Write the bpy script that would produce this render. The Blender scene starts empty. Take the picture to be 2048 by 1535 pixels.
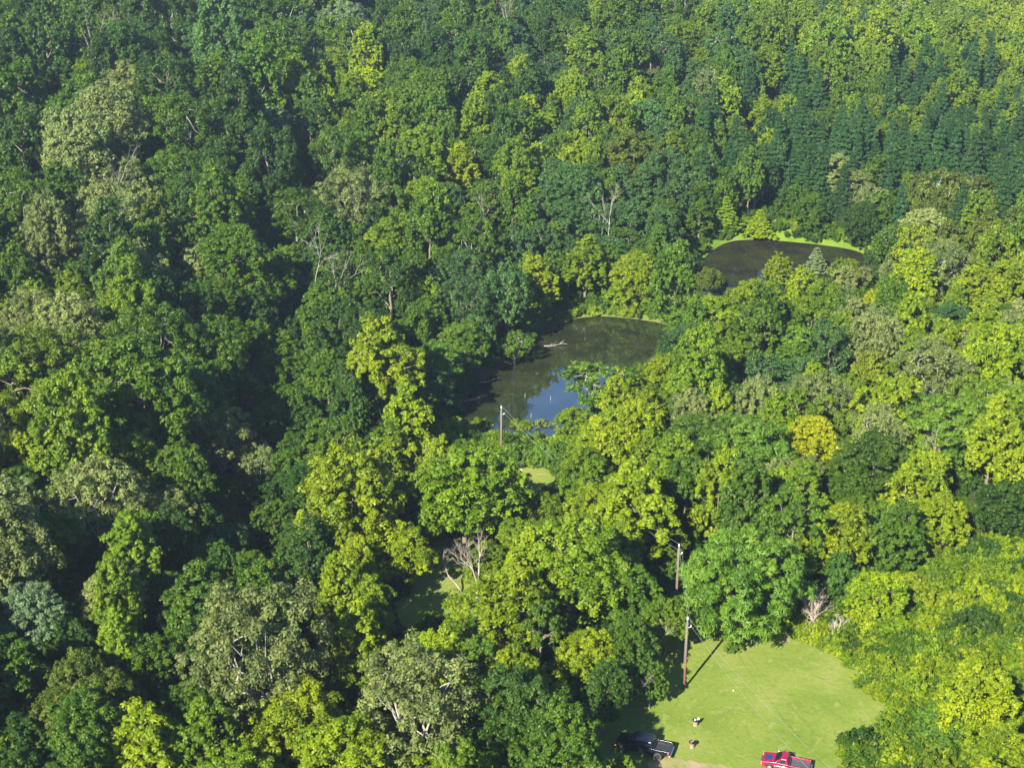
import bpy, math, random
import numpy as np
from mathutils import Vector, Matrix, geometry

sc = bpy.context.scene
# ------------------------------------------------------------------ camera
CAM_H, PITCH, FPX, PW, PH = 100.0, math.radians(22.6), 3000.0, 2048.0, 1535.0
cam_d = bpy.data.cameras.new('camera'); cam = bpy.data.objects.new('camera', cam_d)
sc.collection.objects.link(cam); sc.camera = cam
cam.location = (0, 0, CAM_H); cam.rotation_euler = (math.pi / 2 - PITCH, 0, 0)
cam_d.sensor_width = 36; cam_d.lens = FPX / PW * 36
cam_d.clip_start = 1; cam_d.clip_end = 6000
# ------------------------------------------------------------------ world, sun, exposure
SUN_EL, SUN_AZ = math.radians(34), math.radians(209)     # azimuth clockwise from +Y: the sun stands behind the camera, to the left
w = bpy.data.worlds.new('World'); sc.world = w; w.use_nodes = True
nt = w.node_tree; bg = nt.nodes['Background']
sky = nt.nodes.new('ShaderNodeTexSky'); sky.sky_type = 'NISHITA'; sky.sun_disc = False
sky.sun_elevation = SUN_EL; sky.sun_rotation = SUN_AZ; sky.ozone_density = 5.0; sky.dust_density = .1; sky.air_density = .65
nt.links.new(sky.outputs[0], bg.inputs[0]); bg.inputs[1].default_value = 0.085
sd = bpy.data.lights.new('sun', 'SUN'); so = bpy.data.objects.new('sun', sd); sc.collection.objects.link(so)
sd.energy = 5.0; sd.angle = math.radians(0.5); sd.color = (1.0, 0.94, 0.76)
sun_dir = Vector((math.sin(SUN_AZ) * math.cos(SUN_EL), math.cos(SUN_AZ) * math.cos(SUN_EL), math.sin(SUN_EL)))
so.rotation_euler = sun_dir.to_track_quat('Z', 'Y').to_euler()
sc.view_settings.view_transform = 'Standard'; sc.view_settings.look = 'None'
sc.view_settings.exposure = 2.02; sc.view_settings.gamma = 1.0
sc.cycles.max_bounces = 6; sc.cycles.diffuse_bounces = 3; sc.cycles.glossy_bounces = 3
sc.cycles.transmission_bounces = 4; sc.cycles.volume_bounces = 0; sc.cycles.use_denoising = True
R = np.random.RandomState

# ------------------------------------------------------------------ picture <-> ground
cp, sp = math.cos(PITCH), math.sin(PITCH)
def ray(px, py):
    u = (px - PW / 2) / FPX; v = (PH / 2 - py) / FPX
    return np.array([u, cp + v * sp, -sp + v * cp])
def project(x, y, z):
    dz = z - CAM_H
    d = y * cp - dz * sp; up = y * sp + dz * cp
    return PW / 2 + FPX * x / d, PH / 2 - FPX * up / d, d
def flat(px, py, z=0.0):
    r = ray(px, py); t = (z - CAM_H) / r[2]
    return r[0] * t, r[1] * t
def sstep(a, b, x):
    t = np.clip((x - a) / (b - a), 0, 1); return t * t * (3 - 2 * t)
def seg_dist(P, poly, closed=True):
    """distance of points P (n,2) to a polyline"""
    best = np.full(len(P), 1e9); n = len(poly)
    for i in range(n if closed else n - 1):
        a = poly[i]; b = poly[(i + 1) % n]; ab = b - a
        t = np.clip(((P - a) @ ab) / (ab @ ab), 0, 1)
        best = np.minimum(best, np.hypot(*(P - a - t[:, None] * ab).T))
    return best
def inside(P, poly):
    c = np.zeros(len(P), bool); n = len(poly)
    for i in range(n):
        x1, y1 = poly[i]; x2, y2 = poly[(i + 1) % n]
        if y1 == y2: continue
        k = ((y1 > P[:, 1]) != (y2 > P[:, 1])) & (P[:, 0] < (x2 - x1) * (P[:, 1] - y1) / (y2 - y1) + x1)
        c ^= k
    return c
def smooth_poly(pts, it=2):
    p = np.array(pts, float)
    for _ in range(it):
        q = np.roll(p, -1, 0); p = np.stack([p * .75 + q * .25, p * .25 + q * .75], 1).reshape(-1, 2)
    return p
Z_LOW, Z_UP = 0.0, 3.0
POND1 = smooth_poly([flat(*p, Z_LOW) for p in [(880, 885), (893, 840), (925, 800), (960, 765), (1000, 738), (1060, 705), (1085, 668), (1130, 640), (1190, 630), (1265, 636), (1345, 648), (1350, 668), (1300, 715), (1262, 750), (1225, 800), (1180, 850), (1130, 893), (1040, 893), (960, 886)]])
POND2 = smooth_poly([flat(*p, Z_UP) for p in [(1395, 530), (1412, 508), (1450, 482), (1510, 477), (1600, 484), (1700, 496), (1742, 512), (1720, 540), (1650, 566), (1560, 590), (1480, 606), (1420, 596), (1400, 560)]])
# the foot of the wooded hill, left of the valley
FOOT = np.array([flat(*p) for p in [(330, 2300), (500, 1535), (600, 1200), (680, 960), (860, 800), (1010, 690), (1120, 600), (1350, 490), (1470, 420), (1800, 330), (2300, 290)]])
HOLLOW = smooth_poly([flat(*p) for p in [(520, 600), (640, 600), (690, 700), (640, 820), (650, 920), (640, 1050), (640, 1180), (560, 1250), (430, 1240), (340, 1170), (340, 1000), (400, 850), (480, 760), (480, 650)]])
def terrain(x, y):
    x = np.asarray(x, float); y = np.asarray(y, float); sh = x.shape
    P = np.stack([x.ravel(), y.ravel()], 1)
    base = 1.6 + 2.6 * sstep(275, 305, P[:, 1]) + 0.35 * np.sin(P[:, 0] * .06 + 1) * np.cos(P[:, 1] * .05)
    fx = np.interp(P[:, 1], FOOT[:, 1], FOOT[:, 0])
    dl = np.maximum(0, (fx - P[:, 0])) * .8
    hill = 30 * (1 - np.exp(-dl / 130.0)) + 1.5 * np.sin(P[:, 0] * .035) * sstep(10, 60, dl)
    rx = np.interp(P[:, 1], [100, 190, 260, 400], [52, 52, 70, 130])
    right = 7 * sstep(0, 70, P[:, 0] - rx)
    z = base + hill + right
    z = z - 8 * sstep(0, 12, np.where(inside(P, HOLLOW), seg_dist(P, HOLLOW), 0))
    for poly, wl in ((POND1, Z_LOW), (POND2, Z_UP)):
        c = poly.mean(0); m = np.hypot(*(P - c).T) < 90
        if not m.any(): continue
        d = seg_dist(P[m], poly); d = np.where(inside(P[m], poly), -d, d)
        near = wl + np.maximum(d * .3, -1.6)
        s = sstep(0, 8, d)
        z[m] = np.where(d > 0, near * (1 - s) + z[m] * s, near)
    return z.reshape(sh)
def tz(x, y): return float(terrain(np.array([x]), np.array([y]))[0])
def at(px, py, h=0.0):
    """point over which the line of sight through this pixel is h metres above the ground"""
    r = ray(px, py); ts = np.linspace(90, 1500, 1400)
    x, y, z = r[0] * ts, r[1] * ts, CAM_H + r[2] * ts
    g = z - (terrain(x, y) + h); k = np.argmax(g < 0)
    if g[k] >= 0: k = len(ts) - 1
    k = max(k, 1); f = g[k - 1] / (g[k - 1] - g[k]); t = ts[k - 1] + f * (ts[k] - ts[k - 1])
    return r[0] * t, r[1] * t

# ------------------------------------------------------------------ object helpers
COL = sc.collection
def tag(o, label=None, cat=None, group=None, kind=None):
    if label: o['label'] = label
    if cat: o['category'] = cat
    if group: o['group'] = group
    if kind: o['kind'] = kind
    return o
def empty(name, loc=(0, 0, 0), rz=0):
    o = bpy.data.objects.new(name, None); COL.objects.link(o); o.location = loc; o.rotation_euler = (0, 0, rz)
    o.empty_display_size = .5
    return o
def link(name, me, mat=None, parent=None):
    o = bpy.data.objects.new(name, me); COL.objects.link(o)
    if mat is not None:
        for m in (mat if isinstance(mat, (list, tuple)) else [mat]):
            me.materials.append(m)
    if parent: o.parent = parent
    return o
def mesh_np(name, V, F, attr=None, smooth=False, mats=None):
    """V (n,3), F (m,4) or (m,3)"""
    me = bpy.data.meshes.new(name); V = np.asarray(V, np.float32); F = np.asarray(F, np.int32)
    k = F.shape[1]
    me.vertices.add(len(V)); me.vertices.foreach_set('co', V.ravel())
    me.loops.add(F.size); me.loops.foreach_set('vertex_index', F.ravel())
    me.polygons.add(len(F)); me.polygons.foreach_set('loop_start', np.arange(0, F.size, k, dtype=np.int32))
    if smooth: me.polygons.foreach_set('use_smooth', np.ones(len(F), bool))
    if mats is not None: me.polygons.foreach_set('material_index', np.asarray(mats, np.int32))
    me.update(calc_edges=True)
    if attr is not None:
        a = me.attributes.new('leaf_tone', 'FLOAT', 'FACE'); a.data.foreach_set('value', np.asarray(attr, np.float32))
    return me

# ------------------------------------------------------------------ materials
def mat(name):
    m = bpy.data.materials.new(name); m.use_nodes = True
    n = m.node_tree.nodes; l = m.node_tree.links; return m, n, l, n['Principled BSDF']
def simple(name, col, rough=.7, metal=0., noise=0, scale=8, col2=None, spec=.5, coat=0):
    m, n, l, b = mat(name)
    b.inputs['Base Color'].default_value = (*col, 1); b.inputs['Roughness'].default_value = rough
    b.inputs['Metallic'].default_value = metal; b.inputs['Specular IOR Level'].default_value = spec
    b.inputs['Coat Weight'].default_value = coat
    if noise:
        tc = n.new('ShaderNodeTexCoord'); no = n.new('ShaderNodeTexNoise'); no.inputs['Scale'].default_value = scale
        no.inputs['Detail'].default_value = 6
        mx = n.new('ShaderNodeMix'); mx.data_type = 'RGBA'
        c2 = col2 or tuple(c * (1 - noise) for c in col)
        mx.inputs['A'].default_value = (*c2, 1); mx.inputs['B'].default_value = (*col, 1)
        rp = n.new('ShaderNodeMapRange'); rp.inputs['From Min'].default_value = .35; rp.inputs['From Max'].default_value = .65
        l.new(tc.outputs['Object'], no.inputs['Vector']); l.new(no.outputs['Fac'], rp.inputs['Value'])
        l.new(rp.outputs[0], mx.inputs['Factor']); l.new(mx.outputs['Result'], b.inputs['Base Color'])
    return m
def leaf_material(name, gloss=.22, trans=.32, rough=.5):
    m, n, l, b = mat(name)
    out = n['Material Output']
    at_ = n.new('ShaderNodeAttribute'); at_.attribute_type = 'INSTANCER'; at_.attribute_name = 'tint'
    lv = n.new('ShaderNodeAttribute'); lv.attribute_type = 'GEOMETRY'; lv.attribute_name = 'leaf_tone'
    hsv = n.new('ShaderNodeHueSaturation')
    mh = n.new('ShaderNodeMapRange'); mh.inputs['To Min'].default_value = .516; mh.inputs['To Max'].default_value = .488
    mv = n.new('ShaderNodeMapRange'); mv.inputs['To Min'].default_value = .72; mv.inputs['To Max'].default_value = 1.32
    l.new(lv.outputs['Fac'], mh.inputs['Value']); l.new(lv.outputs['Fac'], mv.inputs['Value'])
    l.new(mh.outputs[0], hsv.inputs['Hue']); l.new(mv.outputs[0], hsv.inputs['Value'])
    l.new(at_.outputs['Color'], hsv.inputs['Color'])
    l.new(hsv.outputs[0], b.inputs['Base Color'])
    b.inputs['Roughness'].default_value = rough; b.inputs['Specular IOR Level'].default_value = gloss
    tr = n.new('ShaderNodeBsdfTranslucent')
    h2 = n.new('ShaderNodeHueSaturation'); h2.inputs['Hue'].default_value = .495; h2.inputs['Saturation'].default_value = 1.1; h2.inputs['Value'].default_value = 1.3
    l.new(hsv.outputs[0], h2.inputs['Color']); l.new(h2.outputs[0], tr.inputs['Color'])
    mx = n.new('ShaderNodeMixShader'); mx.inputs[0].default_value = trans
    l.new(b.outputs[0], mx.inputs[1]); l.new(tr.outputs[0], mx.inputs[2]); l.new(mx.outputs[0], out.inputs['Surface'])
    return m
M_LEAF = leaf_material('leaf')
M_NEEDLE = leaf_material('needle', gloss=.2, trans=.15, rough=.6)
M_BARK = simple('bark', (.15, .12, .09), .9, noise=.5, scale=3)
M_PALE_BARK = simple('pale_bark', (.27, .25, .21), .85, noise=.45, scale=1.6)
M_DEAD = simple('dead_wood', (.27, .225, .20), .85, noise=.35, scale=2)

def ground_material(name, cols, scale=.25, detail_scale=3.0, rough=.95, bump=.4, arcs=None):
    m, n, l, b = mat(name)
    tc = n.new('ShaderNodeTexCoord')
    n1 = n.new('ShaderNodeTexNoise'); n1.inputs['Scale'].default_value = scale; n1.inputs['Detail'].default_value = 5
    n2 = n.new('ShaderNodeTexNoise'); n2.inputs['Scale'].default_value = detail_scale; n2.inputs['Detail'].default_value = 8; n2.inputs['Roughness'].default_value = .7
    l.new(tc.outputs['Object'], n1.inputs['Vector']); l.new(tc.outputs['Object'], n2.inputs['Vector'])
    cr = n.new('ShaderNodeValToRGB'); e = cr.color_ramp.elements
    e[0].position = .35; e[0].color = (*cols[0], 1); e[1].position = .65; e[1].color = (*cols[-1], 1)
    if len(cols) == 3: x = e.new(.5); x.color = (*cols[1], 1)
    ma = n.new('ShaderNodeMath'); ma.operation = 'MULTIPLY_ADD'; ma.inputs[1].default_value = .45
    mb = n.new('ShaderNodeMath'); mb.operation = 'MULTIPLY'; mb.inputs[1].default_value = .55
    l.new(n1.outputs['Fac'], mb.inputs[0]); l.new(n2.outputs['Fac'], ma.inputs[0]); l.new(mb.outputs[0], ma.inputs[2])
    l.new(ma.outputs[0], cr.inputs['Fac'])
    last = cr.outputs[0]
    if arcs:
        # mower tracks: thin rings round two turning points, broken by noise, and brown specks
        for (cx, cy, per, amt, col) in arcs:
            mp = n.new('ShaderNodeMapping'); mp.vector_type = 'POINT'; mp.inputs['Location'].default_value = (-cx, -cy, 0)
            l.new(tc.outputs['Object'], mp.inputs['Vector'])
            ln = n.new('ShaderNodeVectorMath'); ln.operation = 'LENGTH'; l.new(mp.outputs[0], ln.inputs[0])
            dn = n.new('ShaderNodeTexNoise'); dn.inputs['Scale'].default_value = .35; l.new(tc.outputs['Object'], dn.inputs['Vector'])
            ad = n.new('ShaderNodeMath'); ad.operation = 'MULTIPLY_ADD'; ad.inputs[1].default_value = 1.6
            l.new(dn.outputs['Fac'], ad.inputs[0]); l.new(ln.outputs['Value'], ad.inputs[2])
            sn = n.new('ShaderNodeMath'); sn.operation = 'MULTIPLY'; sn.inputs[1].default_value = 6.283 / per; l.new(ad.outputs[0], sn.inputs[0])
            s2 = n.new('ShaderNodeMath'); s2.operation = 'SINE'; l.new(sn.outputs[0], s2.inputs[0])
            mr = n.new('ShaderNodeMapRange'); mr.inputs['From Min'].default_value = .45; mr.inputs['From Max'].default_value = 1; mr.inputs['To Max'].default_value = amt
            l.new(s2.outputs[0], mr.inputs['Value'])
            n3 = n.new('ShaderNodeTexNoise'); n3.inputs['Scale'].default_value = 1.1; n3.inputs['Detail'].default_value = 4; l.new(tc.outputs['Object'], n3.inputs['Vector'])
            m3 = n.new('ShaderNodeMapRange'); m3.inputs['From Min'].default_value = .5; m3.inputs['From Max'].default_value = .62; l.new(n3.outputs['Fac'], m3.inputs['Value'])
            mu = n.new('ShaderNodeMath'); mu.operation = 'MULTIPLY'; l.new(mr.outputs[0], mu.inputs[0]); l.new(m3.outputs[0], mu.inputs[1])
            mx = n.new('ShaderNodeMix'); mx.data_type = 'RGBA'; mx.inputs['B'].default_value = (*col, 1)
            l.new(mu.outputs[0], mx.inputs['Factor']); l.new(last, mx.inputs['A']); last = mx.outputs['Result']
        vo = n.new('ShaderNodeTexNoise'); vo.inputs['Scale'].default_value = 2.3; vo.inputs['Detail'].default_value = 3; l.new(tc.outputs['Object'], vo.inputs['Vector'])
        mr = n.new('ShaderNodeMapRange'); mr.inputs['From Min'].default_value = .63; mr.inputs['From Max'].default_value = .70; mr.inputs['To Max'].default_value = .6
        l.new(vo.outputs['Fac'], mr.inputs['Value'])
        mx = n.new('ShaderNodeMix'); mx.data_type = 'RGBA'; mx.inputs['B'].default_value = (.13, .09, .05, 1)
        l.new(mr.outputs[0], mx.inputs['Factor']); l.new(last, mx.inputs['A']); last = mx.outputs['Result']
    l.new(last, b.inputs['Base Color'])
    b.inputs['Roughness'].default_value = rough; b.inputs['Specular IOR Level'].default_value = .15
    bp = n.new('ShaderNodeBump'); bp.inputs['Strength'].default_value = bump; bp.inputs['Distance'].default_value = .15
    l.new(n2.outputs['Fac'], bp.inputs['Height']); l.new(bp.outputs[0], b.inputs['Normal'])
    return m

# ------------------------------------------------------------------ the ground
def axis(lo, a, b, hi, step, grow):
    v = list(np.arange(a, b, step)); s = step; x = a
    left = []
    while x > lo: s *= grow; x -= s; left.append(x)
    s = step; x = v[-1]
    while x < hi: s *= grow; x += s; v.append(x)
    return np.array(left[::-1] + v)
gx = axis(-1800, -95, 140, 1800, 1.6, 1.06); gy = axis(-900, 120, 345, 3200, 1.6, 1.05)
X, Y = np.meshgrid(gx, gy)
Zt = terrain(X, Y)
nx, ny = len(gx), len(gy); idx = np.arange(nx * ny).reshape(ny, nx)
F = np.stack([idx[:-1, :-1], idx[:-1, 1:], idx[1:, 1:], idx[1:, :-1]], -1).reshape(-1, 4)
M_FLOOR = ground_material('forest_floor', [(.018, .022, .008), (.035, .04, .014), (.055, .045, .025)], .3, 2.5, bump=1)
g = link('ground', mesh_np('ground', np.stack([X, Y, Zt], -1).reshape(-1, 3), F, smooth=True), M_FLOOR); tag(g, kind='structure')

def cdt_sheet(name, poly, zfun, m, step=1.2, kind='structure'):
    poly = np.asarray(poly); lo, hi = poly.min(0), poly.max(0)
    if step:
        gxx, gyy = np.meshgrid(np.arange(lo[0], hi[0], step), np.arange(lo[1], hi[1], step))
        P = np.stack([gxx.ravel(), gyy.ravel()], 1); P = P[inside(P, poly)]; P = P[seg_dist(P, poly) > step * .4]
    else: P = np.zeros((0, 2))
    pts = [Vector(p) for p in poly] + [Vector(p) for p in P]; n = len(poly)
    vs, es, fs, *_ = geometry.delaunay_2d_cdt(pts, [(i, (i + 1) % n) for i in range(n)], [], 1, 1e-4)
    V = np.array([(v.x, v.y) for v in vs]); Zs = zfun(V[:, 0], V[:, 1])
    F = np.array([f for f in fs if len(f) == 3])
    me = mesh_np(name, np.column_stack([V, Zs]), F, smooth=True)
    o = link(name, me, m); 
    if kind: tag(o, kind=kind)
    return o
def lawn_poly(pts, seed=0, jit=.35):
    p = smooth_poly([at(*q) for q in pts], 3); r = R(seed)
    return p + r.normal(0, jit, p.shape) * .5
tc1 = at(1560, 1460); tc2 = at(1560, 1400)
M_LAWN = ground_material('mown_grass', [(.075, .120, .012), (.115, .155, .022), (.17, .18, .05)], .12, 2.2, bump=.5,
                         arcs=[(tc1[0], tc1[1], 1.15, .5, (.065, .085, .02)), (tc2[0] - 6, tc2[1] - 3, 2.6, .5, (.18, .19, .06))])
M_BANK = ground_material('bank_grass', [(.06, .11, .008), (.09, .15, .010), (.12, .15, .025)], .3, 2.5, bump=.8)
M_DIRT = ground_material('bare_earth', [(.10, .15, .02), (.17, .16, .06), (.24, .18, .12)], .5, 3, bump=.6)
LAWN1 = lawn_poly([(1150, 1640), (1140, 1440), (1190, 1340), (1270, 1270), (1340, 1170), (1410, 1170), (1500, 1262), (1580, 1262), (1640, 1290), (1700, 1318), (1745, 1370), (1775, 1405), (1800, 1440), (1780, 1475), (1720, 1500), (1700, 1545), (1700, 1640)], 1)
LAWN2 = lawn_poly([(770, 1240), (840, 1090), (880, 1060), (1010, 1075), (1030, 1180), (960, 1270), (850, 1262)], 2)
LAWN3 = lawn_poly([(1010, 935), (1055, 922), (1100, 938), (1125, 965), (1110, 995), (1060, 995), (1020, 980)], 3)
zf = lambda d: (lambda x, y: terrain(x, y) + d)
cdt_sheet('lawn', LAWN1, zf(.05), M_LAWN)
cdt_sheet('lawn', LAWN2, zf(.05), M_LAWN)
cdt_sheet('lawn', LAWN3, zf(.05), M_LAWN)
DIRT = lawn_poly([(1310, 1512), (1400, 1522), (1500, 1545), (1520, 1640), (1250, 1640), (1290, 1545)], 4)
cdt_sheet('dirt_path', DIRT, zf(.058), M_DIRT)
cdt_sheet('bare_ground', lawn_poly([(1556, 1272), (1580, 1270), (1582, 1285), (1560, 1288)], 5, .1), zf(.056), M_DIRT, .6)
BANK = smooth_poly([at(*p) for p in [(1364, 512), (1392, 490), (1440, 458), (1500, 449), (1600, 456), (1700, 474), (1765, 494), (1750, 515), (1700, 507), (1600, 493), (1510, 486), (1455, 490), (1415, 515), (1412, 560), (1392, 545)]])
cdt_sheet('pond_bank', BANK, lambda x, y: terrain(x, y) + .06, M_BANK, 1.0)
BANK2 = smooth_poly([at(*p) for p in [(1100, 640), (1140, 618), (1200, 612), (1290, 622), (1370, 636), (1360, 656), (1265, 646), (1190, 640), (1135, 652)]])
cdt_sheet('pond_bank', BANK2, lambda x, y: terrain(x, y) + .06, ground_material('dry_bank_grass', [(.05, .09, .012), (.08, .11, .018), (.14, .115, .055)], .4, 2.5), 1.0)

# water
def water_material(name, c1, c2, ior):
    m, n, l, b = mat(name)
    tc = n.new('ShaderNodeTexCoord'); no = n.new('ShaderNodeTexNoise'); no.inputs['Scale'].default_value = .16; no.inputs['Detail'].default_value = 8
    no.inputs['Roughness'].default_value = .65
    l.new(tc.outputs['Object'], no.inputs['Vector'])
    mx = n.new('ShaderNodeMix'); mx.data_type = 'RGBA'; mx.inputs['A'].default_value = (*c1, 1); mx.inputs['B'].default_value = (*c2, 1)
    mr = n.new('ShaderNodeMapRange'); mr.inputs['From Min'].default_value = .42; mr.inputs['From Max'].default_value = .6
    l.new(no.outputs['Fac'], mr.inputs['Value']); l.new(mr.outputs[0], mx.inputs['Factor']); l.new(mx.outputs['Result'], b.inputs['Base Color'])
    b.inputs['Roughness'].default_value = .03; b.inputs['IOR'].default_value = ior; b.inputs['Specular Tint'].default_value = (.6, .85, 1.0, 1)  # sky blue of the reflection is put into the specular tint
    n2 = n.new('ShaderNodeTexNoise'); n2.inputs['Scale'].default_value = 1.5; n2.inputs['Detail'].default_value = 3; l.new(tc.outputs['Object'], n2.inputs['Vector'])
    bp = n.new('ShaderNodeBump'); bp.inputs['Strength'].default_value = .05; bp.inputs['Distance'].default_value = .05
    l.new(n2.outputs['Fac'], bp.inputs['Height']); l.new(bp.outputs[0], b.inputs['Normal'])
    return m
def grow(poly, d):
    c = poly.mean(0); v = poly - c; return c + v * (1 + d / np.hypot(*v.T)[:, None])
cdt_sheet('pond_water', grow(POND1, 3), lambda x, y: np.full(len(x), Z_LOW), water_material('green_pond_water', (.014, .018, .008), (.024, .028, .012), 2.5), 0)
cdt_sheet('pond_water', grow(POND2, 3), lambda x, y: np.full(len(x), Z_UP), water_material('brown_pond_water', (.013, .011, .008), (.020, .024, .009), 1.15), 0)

# ------------------------------------------------------------------ foliage and wood generators
def unit(r, n):
    v = r.normal(size=(n, 3)); return v / np.linalg.norm(v, axis=1)[:, None]
def norm(v): return v / np.maximum(np.linalg.norm(v, axis=1), 1e-9)[:, None]
def leaves(r, C, Rs, tone, per, size, asp=1.5, up=.35, rnd=.65, flat_=1.0, low=-.45, hang=0.0):
    """quads on the shells of little clumps: C (n,3) centres, Rs (n,) radii"""
    n = len(C); N = n * per
    d = unit(r, N); d[:, 2] = np.where(d[:, 2] < low, -d[:, 2], d[:, 2])
    c = np.repeat(C, per, 0); rs = np.repeat(Rs, per)
    off = d * (rs * r.uniform(.55, 1.12, N))[:, None]; off[:, 2] *= flat_
    p = c + off
    nm = norm(d + np.array([0, 0, up]) + unit(r, N) * rnd)
    t = norm(np.cross(nm, unit(r, N)))
    if hang: t = norm(t * (1 - hang) + np.column_stack([d[:, 0], d[:, 1], -np.full(N, .8)]) * hang); nm = norm(nm - t * np.sum(nm * t, 1)[:, None])
    b = np.cross(nm, t)
    s = size * r.uniform(.65, 1.3, N)
    a = (t * (s * asp * .5)[:, None]); e = (b * (s * .5)[:, None])
    V = np.stack([p - a, p - a * .1 + e, p + a, p - a * .1 - e], 1).reshape(-1, 3)
    F = np.arange(N * 4).reshape(N, 4)
    tn = np.clip(np.repeat(tone, per) + r.normal(0, .09, N), 0, 1)
    return V, F, tn
class Wood:
    def __init__(s): s.V = []; s.F = []; s.n = 0
    def tube(s, pts, rad, k=6):
        pts = np.array(pts, float); m = len(pts)
        T = np.gradient(pts, axis=0); T = norm(T)
        ref = np.array([0, 0, 1.0]) if abs(T[0][2]) < .9 else np.array([1.0, 0, 0])
        A = norm(np.cross(T, ref)); B = np.cross(T, A); an = np.arange(k) * 2 * math.pi / k
        ring = A[:, None] * np.cos(an)[None, :, None] + B[:, None] * np.sin(an)[None, :, None]
        V = pts[:, None] + ring * np.array(rad)[:, None, None]
        s.V.append(V.reshape(-1, 3)); i = np.arange(m - 1)[:, None] * k; j = np.arange(k)[None]; j2 = (j + 1) % k
        s.F.append((np.stack([i + j, i + j2, i + k + j2, i + k + j], -1).reshape(-1, 4)) + s.n); s.n += m * k
    def get(s): return np.concatenate(s.V), np.concatenate(s.F)
def bend(r, a, b, n=4, amp=.08):
    a, b = np.array(a, float), np.array(b, float); L = np.linalg.norm(b - a)
    t = np.linspace(0, 1, n)[:, None]; p = a + (b - a) * t
    p[1:-1] += r.normal(0, amp * L, (n - 2, 3)) * .5
    return p
PROF = {
    'broad': lambda t: np.where(t > .38, np.sqrt(np.clip(1 - ((t - .38) / .64) ** 2, 0, 1)), .55 + .45 * (t / .38)),
    'tall': lambda t: np.where(t > .3, (1 - ((t - .3) / .72) ** 1.7).clip(0, 1) ** .8, .6 + .4 * (t / .3)),
    'spread': lambda t: np.where(t > .5, np.sqrt(np.clip(1 - ((t - .5) / .52) ** 2, 0, 1)), .35 + .65 * (t / .5)),
    'cone': lambda t: (1 - t).clip(0, 1) ** .85 + .03,
}
PROTO = {}
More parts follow.
